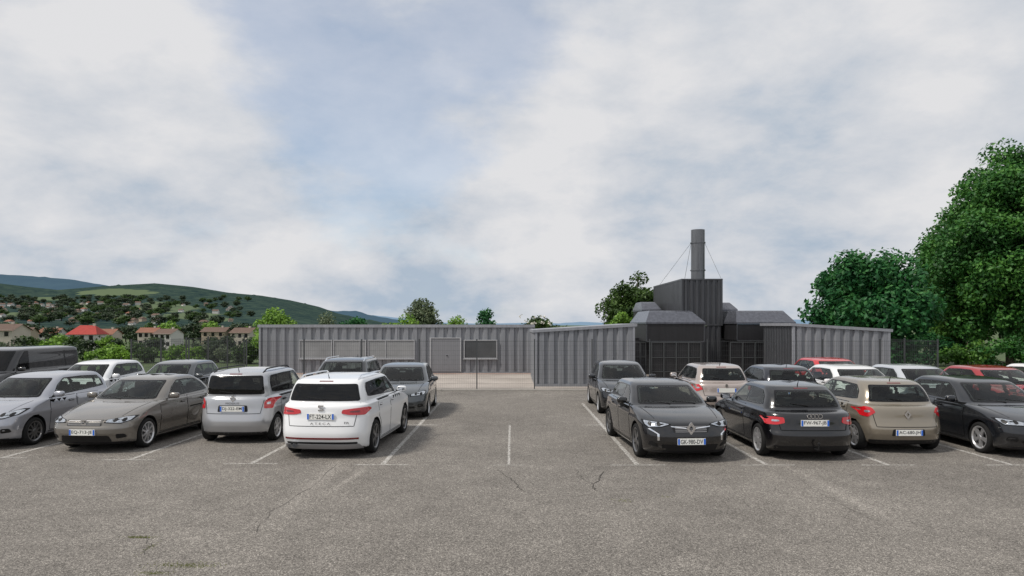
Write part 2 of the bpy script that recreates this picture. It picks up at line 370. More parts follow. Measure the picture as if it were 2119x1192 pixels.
def strip2(a,b_,wd):
    d=(b_-a).normalized(); n_=Vector((-d.y,d.x))*wd/2
    mb.add([(a.x+n_.x,a.y+n_.y,.0045),(a.x-n_.x,a.y-n_.y,.0045),(b_.x-n_.x,b_.y-n_.y,.0045),(b_.x+n_.x,b_.y+n_.y,.0045)],[(0,1,2,3)])
def crack(pts,wd=.02):
    P=[Vector(G2(*p)) for p in pts]; out=[]
    for a,b_ in zip(P,P[1:]):
        for k in range(6):
            q=a.lerp(b_,k/6); out.append(q+Vector((random.uniform(-.03,.03),random.uniform(-.05,.05))))
    for a,b_ in zip(out,out[1:]): strip2(a,b_,wd*random.uniform(.4,1.2))
crack([(1030,972),(1058,990),(1072,1008),(1090,1020)],.015); crack([(1248,975),(1240,992),(1226,1003),(1234,1018)],.022); crack([(300,1110),(308,1130),(305,1150)],.010)
crack([(1226,1003),(1200,985),(1190,970)],.008); crack([(700,960),(640,1010),(560,1060),(520,1110)],.007); crack([(1640,985),(1730,1040),(1830,1090)],.007)
tag(mb.build('pavement_crack',simple('crack_dark',(.045,.04,.036),.95)),kind='structure')
mb=MB()
for (px,py,n,sx_,sy_) in [(290,1112,260,.09,.02),(306,1135,60,.02,.12),(385,1170,400,.20,.05),(320,1186,160,.1,.03),(1290,1036,60,.08,.05),(1370,1028,30,.1,.03)]:
    gx,gyy=G2(px,py)
    for _ in range(n):
        x=gx+random.gauss(0,sx_); y=gyy+random.gauss(0,sy_); s=random.uniform(.003,.009); a=random.random()*3.1; h=random.uniform(.003,.010)
        mb.add([(x-s*math.cos(a),y-s*math.sin(a),.002),(x+s*math.cos(a),y+s*math.sin(a),.002),(x,y,.004+h)],[(0,1,2)])
tag(mb.build('moss',simple('moss_green',(.19,.21,.06),.9,0,0,.4,40)),'thin moss growing in the cracks of the near asphalt','moss',kind='stuff')

# ------------------------------------------------------------------ cars
def mono(y,m):
    y=np.array(y,float); d=np.diff(y,axis=0); k=len(y)
    t=np.zeros_like(y); t[0]=d[0]; t[-1]=d[-1]
    for i in range(1,k-1):
        a,b=d[i-1],d[i]; s=(a*b>0); den=np.where(s,a+b,1); t[i]=np.where(s,2*a*b/den,0)
    out=[]
    for i in range(k-1):
        for j in range(m):
            u=j/m; h00=2*u**3-3*u*u+1; h10=u**3-2*u*u+u; h01=-2*u**3+3*u*u; h11=u**3-u*u
            out.append(h00*y[i]+h10*t[i]+h01*y[i+1]+h11*t[i+1])
    out.append(y[-1]); return np.array(out)
def resample(P,g):
    out=[]
    for a,b in zip(P,P[1:]+P[:1]):
        d=math.dist(a,b); k=max(1,int(round(d/g)))
        for j in range(k): out.append((a[0]+(b[0]-a[0])*j/k,a[1]+(b[1]-a[1])*j/k))
    return out
def area(P): return sum(a[0]*b[1]-b[0]*a[1] for a,b in zip(P,P[1:]+P[:1]))/2
def rnd(P,r):
    out=[];n=len(P)
    for i in range(n):
        a,b,c=Vector(P[i-1]),Vector(P[i]),Vector(P[(i+1)%n]); d1=(a-b);d2=(c-b)
        r1=min(r,d1.length*.45); r2=min(r,d2.length*.45); p=b+d1.normalized()*r1; q=b+d2.normalized()*r2
        for t in (0,.33,.67,1): out.append(tuple(p*(1-t)**2+b*2*t*(1-t)+q*t*t))
    return out
def inside(P,x,y):
    c=False
    for (x1,y1),(x2,y2) in zip(P,P[1:]+P[:1]):
        if (y1>y)!=(y2>y) and x<(x2-x1)*(y-y1)/(y2-y1)+x1: c=not c
    return c
def clipx(P,a,keep):
    out=[]
    for p,q in zip(P,P[1:]+P[:1]):
        ip=(p[0]-a)*keep>=0; iq=(q[0]-a)*keep>=0
        if ip: out.append(p)
        if ip!=iq:
            t=(a-p[0])/(q[0]-p[0]); out.append((a,p[1]+t*(q[1]-p[1])))
    return out
def windows(p,A,s0,rear,doors):
    H,cz=p['H'],p['cz']; z_=A[:,0]
    xf=lambda z:float(np.interp(z,z_,A[:,1])); xr=lambda z:float(np.interp(z,z_,A[:,2])); wz_=lambda z:float(np.interp(z,z_,A[:,3]))
    X=lambda s:s0-s
    def screen(z0,z1,k,e=0):
        zs=[z0+e,(z0+z1)/2,z1-e]; a=[(wz_(z)*k-e,z) for z in zs]; return rnd(a+[(-y,z) for y,z in a[::-1]],.05)
    rz0=rear.get('wz0',cz+.07); rk=rear.get('wk',.84); rz1=rear.get('wz1',H-.125)
    F=(screen(cz+.035,H-.105,.865),[screen(cz+.035,H-.105,.865,.028)])
    Rr=(screen(rz0,rz1,rk),[screen(rz0,rz1,rk,.03)])
    dl=p.get('dl',(.30,.30)); rise=p.get('rise',.05); zt=H-.115
    def dlo(e):
        F_=lambda z:xf(z)+dl[0]+e; R_=lambda z:xr(z)-dl[1]-e
        zb0=cz+.03+e; zb1=cz+.03+rise+e; zm=cz+.5*(H-cz); ztop=zt-e; ztr=zt-e-.02
        P=[(F_(zb0)+.12,zb0),(F_(zm),zm),(F_(ztop),ztop),((F_(ztop)+R_(ztr))/2,ztop+.005),(R_(ztr)-.02,ztr),(R_(zm),zm),(R_(zb1)-.05,zb1+.02),(R_(zb1)-.25,zb1)]
        return [(X(s),z) for s,z in P]
    pB=p.get('B',(p['fo']+p['wb']*.5+.12)); pC=p.get('Cp',pB+.85)
    if doors==3: pC=pB
    cuts=[(0,pB-.03)]+([(pB+.03,9)] if doors==3 else [(pB+.04,pC-.02),(pC+.03,9)])
    if p.get('panel'): cuts=cuts[:1]
    G=dlo(.022); holes=[]
    for a,b in cuts:
        Q=clipx(clipx(G,X(a),-1),X(b),1)
        if len(Q)>=3 and abs(area(Q))>.02: holes.append(rnd(Q,.02))
    O=dlo(0)
    if p.get('panel'): O=clipx(O,X(pB),1)
    return dict(F=F,R=Rr,S=(rnd(O,.03),holes),pB=pB,pC=pC,rz0=rz0,X=X,xf=xf,xr=xr,w=wz_)
BODY={}
def body_data(key,p,rear,doors):
    kk=(key,doors,rear.get('wk'),rear.get('wz1'))
    if kk in BODY: return BODY[kk]
    L,W,H=p['L'],p['W'],p['H']; hw=W/2; hn=p['hn']; cs=p['cs']; cz=p['cz']; rf=p['rf']; rr=p['rr']; tb=p['tb']; hr=p.get('hr',.27)
    z1=hn+.07; rw=p.get('rw',.74)
    ra=cz+.03; rb=H-.10
    def lerp(a,b,t): return a+(b-a)*t
    rows=[
     (.15,.34,L-.28,hw*.84,.5,.45,2.6),(.185,.15,L-.14,hw*.93,.55,.45,2.8),(.25,.08,L-.07,hw*.960,.58,.46,2.9),(.34,.045,L-.03,hw*.966,.58,.46,3.0),(.42,.0,L-.005,hw*.974,.58,.46,3.0),(.50,0.0,L,hw*.984,.58,.46,3.0),
     (hn-.10,.035,L-.045,hw*.993,.58,.44,2.9),(hn-.02,.07,L-.06,hw*1.0,.58,.44,2.8),(z1,hr,L-.065,hw*.982,.55,.42,2.7),
     (lerp(z1,cz,.55),lerp(hr,cs,.42),L-.075,hw*.970,.52,.42,2.7),(lerp(z1,cz,.86),lerp(hr,cs,.78),L-.095-.1*tb,hw*.962,.48,.40,2.7),
     (cz,cs,L-.12-.3*tb,hw*.935,.42,.38,2.8),(ra,cs+.09,L-.14-tb*.7,hw*.905,.38,.36,2.9),
     (lerp(ra,rb,.35),lerp(cs+.09,rf,.33)-.01,lerp(L-.14-tb*.7,rr,.30)+.03,hw*lerp(.905,rw,.33),.36,.34,3.0),
     (lerp(ra,rb,.7),lerp(cs+.09,rf,.67)-.01,lerp(L-.14-tb*.7,rr,.62)+.04,hw*lerp(.905,rw,.70),.34,.32,3.0),
     (rb,rf,rr,hw*rw,.32,.30,3.0),(H-.055,rf+.15,rr-.10,hw*(rw-.05),.30,.28,2.8),(H-.025,rf+.36,rr-.36,hw*(rw-.16),.26,.24,2.6),
     (H-.007,rf+.58,rr-.62,hw*(rw-.36),.2,.2,2.4),(H,(rf+rr)/2-.2,(rf+rr)/2+.2,hw*.04,.1,.1,2.2)]
    A=mono(rows,5); s0=p['fo']+p['wb']/2
    th=np.linspace(0,math.pi/2,15); V=[]; NS=30
    for z,xf,xr,w_,cf,cr_,n in A:
        half=[]
        for t in th: half.append((xf+cf*(1-max(math.cos(t),0)**(2/n)), w_*math.sin(t)**(2/n)))
        for k in range(1,NS): half.append((xf+cf+(xr-cr_-xf-cf)*k/NS,w_))
        for t in th[::-1]: half.append((xr-cr_*(1-max(math.cos(t),0)**(2/n)), w_*math.sin(t)**(2/n)))
        half=[(s,y*(1-.045*((s-L*.5)/(L*.5))**2)) for s,y in half]
        ring=half+[(s,-y) for s,y in half[-2:0:-1]]
        V+= [(s0-s,y,z) for s,y in ring]
    nr=len(A); n=len(V)//nr
    F=[(i*n+k,i*n+(k+1)%n,(i+1)*n+(k+1)%n,(i+1)*n+k) for i in range(nr-1) for k in range(n)]
    F.append(tuple(range(n))); F.append(tuple(range((nr-1)*n,nr*n)))
    me=bpy.data.meshes.new('b'); me.from_pydata(V,[],F)
    bm=bmesh.new(); bm.from_mesh(me); bmesh.ops.remove_doubles(bm,verts=bm.verts,dist=1e-5); bmesh.ops.recalc_face_normals(bm,faces=bm.faces)
    bm.to_mesh(me); bvh=BVHTree.FromBMesh(bm); bm.free()
    o=bpy.data.objects.new('b',me); C.objects.link(o)
    rw_=p['r']; Ra=rw_+.045; cb=MB()
    for X in (p['wb']/2,-p['wb']/2):
        for s in (1,-1):
            y0,y1=(hw-.30,hw+.2) if s>0 else (-hw-.2,-hw+.30)
            nn_=36; vs=[(X+Ra*math.cos(2*math.pi*k/nn_),y,rw_+.005+Ra*math.sin(2*math.pi*k/nn_)) for y in (y0,y1) for k in range(nn_)]
            fs=[(k,(k+1)%nn_,nn_+(k+1)%nn_,nn_+k) for k in range(nn_)]+[tuple(range(nn_))[::-1],tuple(range(nn_,2*nn_))]
            cb.add(vs,fs)
    c=cb.build('c',[]) ; bm=bmesh.new(); bm.from_mesh(c.data); bmesh.ops.recalc_face_normals(bm,faces=bm.faces); bm.to_mesh(c.data); bm.free()
    md=o.modifiers.new('x','BOOLEAN'); md.operation='DIFFERENCE'; md.object=c; md.solver='EXACT'
    dg=bpy.context.evaluated_depsgraph_get(); ev=o.evaluated_get(dg); nm=bpy.data.meshes.new_from_object(ev)
    nm.materials.clear(); nm.materials.append(M['black']); nm.materials.append(M['black'])
    WN=windows(p,A,s0,rear,doors)
    bm=bmesh.new(); bm.from_mesh(nm); kill=[]
    for f in bm.faces:
        f.smooth=True; ct=f.calc_center_median(); nl=f.normal
        ins=any((ct.x-X)**2+(ct.z-rw_-.005)**2<(Ra+.003)**2 for X in (p['wb']/2,-p['wb']/2))
        f.material_index=1 if (ins or (nl.z<-.6 and ct.z<.24)) else 0
        if ct.z>cz+.02:
            for mode in 'FRS':
                if mode=='F' and not(nl.x>.1 and abs(nl.y)<.8): continue
                if mode=='R' and not(nl.x<-.1 and abs(nl.y)<.8): continue
                if mode=='S' and abs(nl.y)<.6: continue
                pr=[(v.co.x,v.co.z) if mode=='S' else (v.co.y,v.co.z) for v in f.verts]
                O,HS=WN[mode]
                if all(inside(O,*q) for q in pr):
                    f.material_index=1
                    if any(all(inside(h,*q) for q in pr) for h in HS): kill.append(f)
                    break
    bmesh.ops.delete(bm,geom=list(set(kill)),context='FACES'); bm.to_mesh(nm); bm.free()
    try: nm.set_sharp_from_angle(angle=R(38))
    except Exception: pass
    bpy.data.objects.remove(o); bpy.data.objects.remove(c)
    BODY[kk]=dict(mesh=nm,bvh=bvh,A=A,s0=s0,p=p,win=WN); return BODY[kk]
def patch(bvh,P,mode,name,mat,parent,side=1,off=.005,g=.07,skirt=True,holes=()):
    if len(P)<3: return None
    if area(P)<0: P=P[::-1]
    B=resample(P,g); loops=[B]+[resample(h if area(h)>0 else h[::-1],g) for h in holes]
    allb=[q for l in loops for q in l]
    xs_=[p[0] for p in B]; ys_=[p[1] for p in B]; inner=[]
    x=min(xs_)+g/2
    while x<max(xs_):
        y=min(ys_)+g/2
        while y<max(ys_):
            if inside(B,x,y) and not any(inside(h,x,y) for h in loops[1:]) and min((x-a)**2+(y-b)**2 for a,b in allb)>(g*.35)**2: inner.append((x,y))
            y+=g
        x+=g
    co_=[Vector(p) for p in allb+inner]; edges=[]; k0=len(B)
    for l in loops[1:]:
        edges+=[(k0+i,k0+(i+1)%len(l)) for i in range(len(l))]; k0+=len(l)
    res=delaunay_2d_cdt(co_,edges,[list(range(len(B)))],1,1e-6)
    tris=[tuple(f) for f in res[2]]
    if holes:
        tris=[f for f in tris if not any(inside(h,sum(res[0][i][0] for i in f)/3,sum(res[0][i][1] for i in f)/3) for h in loops[1:])]
    pts=[];nor=[]
    for v in res[0]:
        a,b=v
        if mode=='F': o_,d=Vector((6,a,b)),Vector((-1,0,0))
        elif mode=='R': o_,d=Vector((-6,a,b)),Vector((1,0,0))
        elif mode=='S': o_,d=Vector((a,3*side,b)),Vector((0,-side,0))
        else: o_,d=Vector((a,b,4)),Vector((0,0,-1))
        h=bvh.ray_cast(o_,d)
        if h[0] is None: h=bvh.find_nearest(o_+d*(5 if mode in 'FR' else 2))
        nrm_=h[1]
        if nrm_.dot(d)>0: nrm_=-nrm_
        pts.append(h[0]+nrm_*off); nor.append(nrm_)
    faces=[]
    for f in tris:
        a,b,c=pts[f[0]],pts[f[1]],pts[f[2]]; nn_=(b-a).cross(c-a)
        faces.append(f if nn_.dot(nor[f[0]])>0 else f[::-1])
    if skirt:
        ed=Counter(); dr={}
        for f in faces:
            for i in range(len(f)):
                a,b=f[i],f[(i+1)%len(f)]; ed[frozenset((a,b))]+=1; dr[frozenset((a,b))]=(a,b)
        bmap={}
        for k_,c_ in ed.items():
            if c_==1 and len(k_)==2:
                a,b=dr[k_]
                for q in (a,b):
                    if q not in bmap: bmap[q]=len(pts); pts.append(pts[q]-nor[q]*(off+.004))
                faces.append((b,a,bmap[a],bmap[b]))
    return mesh_obj(name,pts,faces,mat,parent,True,None,40)
WH={}
def wheel_meshes(r,style):
    k=(r,style)
    if k in WH: return WH[k]
    wd=.10; mb=MB(); rr=r*.72
    mb.lathe([(rr,-wd*.9),(rr+.02,-wd),(r-.03,-wd),(r-.008,-wd*.8),(r,-wd*.4),(r,wd*.4),(r-.008,wd*.8),(r-.03,wd),(rr+.02,wd),(rr,wd*.9),(rr-.01,wd*.5),(rr-.01,-wd*.9),(rr,-wd*.9)],32,'Y')
    ty=mb.build('tyre',M['tyre'],None,True,50)
    mb=MB(); yb=.02
    mb.lathe([(.0,yb-.02),(rr-.01,yb-.02)],32,'Y',mi=1); mb.lathe([(rr-.035,yb),(rr-.03,wd*.75),(rr-.01,wd*.95),(rr+.006,wd*.93)],32,'Y')
    mb.lathe([(0,.09),(.045,.088),(.06,.075),(.062,.03)],16,'Y')
    ns=int(style[0]) if style[0]!='1' else 10
    for i in range(ns):
        for off in ((-.13,.13) if style[1]=='d' else (0,)):
            a=2*math.pi*i/ns+off+.2; w0=.022 if style[1]=='d' else (.034 if ns<8 else .022)
            ca,sa=math.cos(a),math.sin(a); vs=[]
            for q,wq,yy in ((.05,w0*1.1,.083),(rr-.02,w0*.8,.078)):
                for sgn in (-1,1):
                    for yv in (yy,yy-.035): vs.append((ca*q-sa*wq*sgn,yv,sa*q+ca*wq*sgn))
            mb.add(vs,[(0,2,6,4),(1,5,7,3),(0,4,5,1),(2,3,7,6)])
    rm=mb.build('rim',[M['alloy_d'] if style[-1]=='k' else M['alloy'],M['black']],None,True,30)
    for o in (ty,rm): C.objects.unlink(o)
    WH[k]=(ty,rm); return WH[k]
def text_geo(s,width=None,height=None,bold=.02):
    cu=bpy.data.curves.new('t','FONT'); cu.body=s; cu.resolution_u=2; cu.align_x='CENTER'; cu.offset=bold
    o=bpy.data.objects.new('t',cu); C.objects.link(o); dg=bpy.context.evaluated_depsgraph_get()
    me=bpy.data.meshes.new_from_object(o.evaluated_get(dg)); V=np.array([v.co[:] for v in me.vertices]); F=[tuple(p.vertices) for p in me.polygons]
    bpy.data.objects.remove(o)
    mn,mx=V.min(0),V.max(0); V=V-(mn+mx)/2
    V[:,0]*= (width/(mx[0]-mn[0])) if width else height/(mx[1]-mn[1]); V[:,1]*=height/(mx[1]-mn[1])
    return V,F
def flat_on(V,F,end,x,y,z,name,mat,parent,thick=0):
    if end=='F': pts=[(x,y+v[0],z+v[1]) for v in V]
    else: pts=[(x,y-v[0],z+v[1]) for v in V]
    F=list(F); n=len(pts)
    if thick:
        s=1 if end=='F' else -1
        back=[(p[0]-s*thick,p[1],p[2]) for p in pts]; pts=pts+back
        ed={}
        for f in F:
            for i in range(len(f)): ed.setdefault(frozenset((f[i],f[(i+1)%len(f)])),[]).append((f[i],f[(i+1)%len(f)]))
        F2=[ (b,a,a+n,b+n) for k_,l in ed.items() if len(l)==1 for a,b in l]
        F=F+F2
    return mesh_obj(name,pts,F,mat,parent)
def ringgeo(cx,r0,r1,n=20):
    V=[];F=[]
    for k in range(n):
        t=2*math.pi*k/n; V+= [(cx+r0*math.cos(t),r0*math.sin(t)),(cx+r1*math.cos(t),r1*math.sin(t))]
    for k in range(n): a=2*k; b=(2*k+2)%(2*n); F.append((a,a+1,b+1,b))
    return V,F
def emblem(kind,end,x,z,parent,sc_=1):
    V=[];F=[]
    def ad(v,f):
        n=len(V); V.extend(v); F.extend([tuple(i+n for i in q) for q in f])
    if kind=='diamond':
        o=[(0,.085),(.062,0),(0,-.085),(-.062,0)]; i_=[(0,.040),(.027,0),(0,-.040),(-.027,0)]
        ad(o+i_,[(k,(k+1)%4,4+(k+1)%4,4+k) for k in range(4)])
    elif kind=='rings':
        for c in (-.105,-.035,.035,.105): ad(*ringgeo(c,.034,.046))
    elif kind=='circle':
        ad(*ringgeo(0,.046,.062)); ad([(-.04,.03),(-.024,.03),(0,-.02),(-.010,-.045),(.010,-.045),(.04,.03),(.024,.03)],[(0,1,2,3),(2,6,5,4),(2,4,3)])
    elif kind=='oval':
        v,f=ringgeo(0,.045,.06); ad([(a*1.3,b*.85) for a,b in v],f); v,f=ringgeo(0,.035,.045); ad([(a*.45,b*1.0) for a,b in v],f)
    elif kind=='s':
        ad([(-.055,.055),(-.055,.010),(-.02,.010),(-.02,.028),(.055,.028),(.055,.055)],[(0,1,2,3,4,5)]); ad([(.055,-.055),(-.055,-.055),(-.055,-.028),(.02,-.028),(.02,-.01),(.055,-.01)],[(0,1,2,3,4,5)]); ad([(-.055,.012),(-.02,.012),(.055,-.012),(.02,-.012)],[(0,1,2,3)])
    elif kind=='lion':
        ad([(-.02,.05),(.03,.04),(.04,0),(.02,-.05),(-.02,-.05),(-.04,0)],[(0,1,2,3,4,5)])
    V=[(a*sc_,b*sc_) for a,b in V]
    return flat_on(V,F,end,x,0,z,'emblem',M['badge'],parent,.02)

def car(key,p,col,loc,heading,label,group=None,facing='F',front={},rear={},plate=None,name='parked_car',wheel='5s',doors=5,extra=(),cat='car',dark=0):
    bd=body_data(key,p,rear,doors); bvh=bd['bvh']; A=bd['A']; s0=bd['s0']; L,W,H=p['L'],p['W'],p['H']; hw=W/2; cz=p['cz']; hn=p['hn']; wb=p['wb']; r=p['r']; WN=bd['win']
    root=empty(name,(loc[0],loc[1],0),heading); tag(root,label,cat,group)
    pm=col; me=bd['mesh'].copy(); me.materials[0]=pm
    bo=bpy.data.objects.new('body',me); C.objects.link(bo); bo.parent=root
    X=WN['X']; pB,pC=WN['pB'],WN['pC']
    def fx(y,z,end):
        h=bvh.ray_cast(Vector((6,y,z)),Vector((-1,0,0))) if end=='F' else bvh.ray_cast(Vector((-6,y,z)),Vector((1,0,0)))
        return h[0].x if h[0] else 0
    gF=M['glassd'] if dark>1 else M['glassf']; gR=M['glassd'] if dark else M['glass']
    patch(bvh,WN['F'][0],'F','windscreen_surround',M['trimb'],root,off=.004,g=.1,holes=WN['F'][1])
    patch(bvh,WN['F'][1][0],'F','windscreen',gF,root,off=.006,g=.1,skirt=False)
    patch(bvh,WN['R'][0],'R','rear_window_surround',M['trimb'],root,off=.004,g=.1,holes=WN['R'][1])
    patch(bvh,WN['R'][1][0],'R','rear_window',gR,root,off=.006,g=.1,skirt=False)
    for s in (1,-1):
        patch(bvh,WN['S'][0],'S','window_trim',M['trimb'],root,s,.004,.1,holes=WN['S'][1])
        for i,h in enumerate(WN['S'][1]):
            patch(bvh,h,'S','side_window',(gR if i else (gF if dark>1 else M['glass'])),root,s,.006,.1,False)
        d0=p['fo']+r+.14; segs=[(d0,pB)]+([(pB,pC+.04)] if doors!=3 else [])
        if doors==3: segs=[(d0,pB+.05)]
        wc=(X(p['fo']+wb),r); Rr=r+.10
        for a,b in segs:
            for nm,e,off,mt in (('door_seam',0,.0015,M['seam']),('door',.012,.004,pm)):
                Q=[(X(a)-e,.27+e),(X(a)-e-.02,cz-.02),(X(a)-.05-e,cz+.018-e),(X(b)+e,cz+.018-e),(X(b)+e,.27+e)]
                Q=resample(Q,.06); Q2=[]
                for x,z in Q:
                    d=math.hypot(x-wc[0],z-wc[1])
                    if d<Rr+e: x=wc[0]+(x-wc[0])/d*(Rr+e); z=wc[1]+(z-wc[1])/d*(Rr+e)
                    Q2.append((x,z))
                o_=patch(bvh,Q2,'S',nm,mt,root,s,off,.09,False)
                if nm=='door':
                    hx=X(b)+.10; hz=cz-.10
                    patch(bvh,rnd([(hx-.01,hz-.028),(hx+.18,hz-.028),(hx+.18,hz+.02),(hx-.01,hz+.02)],.01),'S','handle_recess',M['black'],o_,s,.006,.08)
                    patch(bvh,rnd([(hx,hz-.010),(hx+.17,hz-.010),(hx+.17,hz+.014),(hx,hz+.014)],.01),'S','handle',pm if key!='mini' else M['black'],o_,s,.035,.08)
        patch(bvh,[(X(p['fo']+r+.1),.19),(X(p['fo']+r+.1),.255),(X(p['fo']+wb-r-.1),.255),(X(p['fo']+wb-r-.1),.19)],'S','sill',M['black'],root,s,.004,.15,False)
        mx_=X(p['cs']+.50); mz=cz+.085; my=s*(hw+.075)
        mm_=MB(); mm_.blobox((mx_,my,mz),(.065,.11,.068),0,.6)
        mm_.tube([(mx_+.02,s*(hw-.07),mz-.05),(mx_,my,mz-.04)],.02,6,1)
        mo=mm_.build('mirror',[pm,M['black']],root,True,60)
        g_=MB(); g_.add([(mx_-.068,my-.08,mz-.045),(mx_-.068,my+.08,mz-.045),(mx_-.068,my+.08,mz+.045),(mx_-.068,my-.08,mz+.045)],[(0,1,2,3)]); g_.build('mirror_glass',M['chrome'],mo)
    q=MB(); q.blobox((X(p['cs']+.50),0,cz-.10),(.30,hw*.84,.13),0,.3); q.build('dashboard',M['dash'],root,True,60)
    q=MB(); q.box(X(L-.45),X(p['cs']+.3),-hw*.80,hw*.80,.42,.46)
    q.box(X(L-.28),X(pC+.30 if doors!=3 else L-1.0),-hw*.72,hw*.72,cz-.08,cz-.05); q.build('cabin_floor',M['dash'],root)
    sf=pB+.02; sr=min(pB+.98,WN['xr'](cz+.1)-.55)
    for y in (-.37,.37):
        q=MB(); q.blobox((X(sf-.28),y,.52),(.26,.24,.10),0,.4); q.blobox((X(sf+.02),y,.84),(.075,.24,.30),-.22,.4); q.blobox((X(sf+.12),y,min(1.20,H-.27)),(.05,.13,.085),-.1,.5); q.tube([(X(sf+.10),y,1.1),(X(sf+.12),y,1.2)],.03,6)
        q.build('front_seat',M['cloth'],root,True,60)
    q=MB(); q.blobox((X(sr-.2),0,.55),(.26,hw*.72,.11),0,.3); q.blobox((X(sr+.08),0,.84),(.075,hw*.72,.26),-.25,.3)
    for y in (-.42,0,.42): q.blobox((X(sr+.17),y,min(1.12,H-.34)),(.045,.12,.065),-.1,.5)
    q.build('rear_seat',M['cloth'],root,True,60)
    q=MB(); nS=20; q.tube([(X(p['cs']+.86)+.07*math.sin(2*math.pi*k/nS),.36+.18*math.cos(2*math.pi*k/nS),cz+.0+.17*math.sin(2*math.pi*k/nS)) for k in range(nS+1)],.014,6); q.build('steering_wheel',M['black'],root,True)
    q=MB(); q.blobox((X(p['rf']+.02),0,H-.19),(.02,.11,.035),0,.6); q.build('rear_view_mirror',M['black'],root,True)
    ty,rm=wheel_meshes(r,wheel)
    for sx_ in (wb/2,-wb/2):
        for s in (1,-1):
            we=empty('wheel',(sx_,s*(hw-.12),r)); we.parent=root
            we.rotation_euler=(0,random.random()*6,0) if s>0 else (0,random.random()*6,math.pi)
            link_copy('tyre',ty,we); link_copy('rim',rm,we)
    def sym(P): return [P,[(-y,z) for y,z in P]]
    S=lambda P:[(y*hw,z+hn) for y,z in P]
    f=dict(head=[(.46,-.075),(.70,-.06),(.90,-.03),(.935,.045),(.86,.065),(.62,.01),(.46,-.02)],grille=[(-.42,-.10),(.42,-.10),(.44,-.03),(-.44,-.03)],intake=[(-.62,-.40),(.62,-.40),(.55,-.26),(-.55,-.26)],fog=[(.68,-.38),(.86,-.36),(.84,-.28),(.70,-.28)],pz=-.20,em='circle',hmat='lamp')
    f.update(front)
    for P in sym(f['head']):
        q=patch(bvh,rnd(S(P),.02),'F','headlight',M['trimb'],root,off=.006,g=.05)
        ctr=(sum(y for y,z in S(P))/len(P),sum(z for y,z in S(P))/len(P))
        ins=[(ctr[0]+(y-ctr[0])*.86,ctr[1]+(z-ctr[1])*.78) for y,z in S(P)]
        patch(bvh,rnd(ins,.02),'F','lens',M[f['hmat']],q,off=.011,g=.05)
        for kx in (-.22,.25):
            cc=(ctr[0]*(1+kx*.45),ctr[1]-.002); rad_=.034
            patch(bvh,[(cc[0]+rad_*math.cos(t*.785),cc[1]+rad_*math.sin(t*.785)) for t in range(8)],'F','reflector',M['black'],q,off=.014,g=.05)
    if f['grille']:
        gq=patch(bvh,rnd(S(f['grille']),.02),'F','grille',M['black'],root,off=.006,g=.07)
        zz=[z for y,z in S(f['grille'])]; yy=[abs(y) for y,z in S(f['grille'])]
        for k in range(f.get('bars',2)):
            zc=min(zz)+(max(zz)-min(zz))*(k+.5)/f.get('bars',2); yw=min(yy)*.94
            patch(bvh,[(-yw,zc-.006),(yw,zc-.006),(yw,zc+.006),(-yw,zc+.006)],'F','grille_bar',M['chrome'] if f.get('chr',1) else M['diff'],gq,off=.011,g=.12,skirt=False)
    patch(bvh,rnd(S(f['intake']),.03),'F','air_intake',M['black'],root,off=.005,g=.09)
    for P in sym(f['fog']): patch(bvh,rnd(S(P),.03),'F','fog_lamp',M['black'],root,off=.006,g=.06)
    if f.get('swoosh'):
        for pz_ in f['swoosh']:
            for P in sym(pz_): patch(bvh,S(P),'F','chrome_strip',M['chrome'],root,off=.013,g=.06)
    patch(bvh,[(-hw*.8,.175),(hw*.8,.175),(hw*.86,.22),(-hw*.86,.22)],'F','bumper_lip',M['black'],root,off=.012,g=.1)
    ez=hn+f.get('ez',-.055); emblem(f['em'],'F',fx(0,ez,'F')+.03,ez,root,f.get('es',1))
    if facing=='F':
        for s in (1,-1):
            P=[(X(p['cs']+.02),s*hw*.80),(X(.34),s*hw*.70),(X(.34),s*hw*.69),(X(p['cs']+.02),s*hw*.788)]
            patch(bvh,P,'T','bonnet_seam',M['seam'],root,off=.002,g=.15,skirt=False)
        for y0,y1 in ((.55,-.02),(-.05,-.62)):
            za=cz+.045; wv=[Vector((fx(y0*hw,za,'F')+.02,y0*hw,za)),Vector((fx(y1*hw,za+.05,'F')+.02,y1*hw,za+.05))]
            q=MB(); q.tube(wv,.009,5); q.build('wiper',M['black'],root)
    if facing=='R':
        f2=dict(tail=[(.62,-.02),(.94,-.03),(.955,.16),(.80,.17),(.64,.10)],bump=[(-.80,-.50),(.80,-.50),(.85,-.38),(-.85,-.38)],pz=.04,em='circle',ez=.17,seamz=-.12,tmat='red')
        f2.update(rear)
        for P in sym(f2['tail']):
            q=patch(bvh,rnd(S(P),.025),'R','taillight',M[f2['tmat']],root,off=.012,g=.05)
            ctr=(sum(y for y,z in S(P))/len(P),sum(z for y,z in S(P))/len(P))
            ins=[(ctr[0]+(y-ctr[0])*.40,ctr[1]+(z-ctr[1])*.25) for y,z in S(P)]
            patch(bvh,rnd(ins,.015),'R','reversing_lens',M['lamp'] if f2.get('rev',1) else M['redd'],q,off=.016,g=.05)
        patch(bvh,rnd(S(f2['bump']),.03),'R','bumper_skirt',M['black'],root,off=.006,g=.1)
        zt_=hn+f2['seamz']; hwz=hw*.70
        patch(bvh,[(-hwz,zt_-.006),(hwz,zt_-.006),(hwz,zt_+.006),(-hwz,zt_+.006)],'R','tailgate_seam',M['seam'],root,off=.003,g=.1,skirt=False)
        for s in (1,-1):
            patch(bvh,[(s*hwz,zt_),(s*(hwz+.011),zt_),(s*hw*.80,cz+.02),(s*(hw*.80-.011),cz+.02)],'R','tailgate_seam',M['seam'],root,off=.003,g=.1,skirt=False)
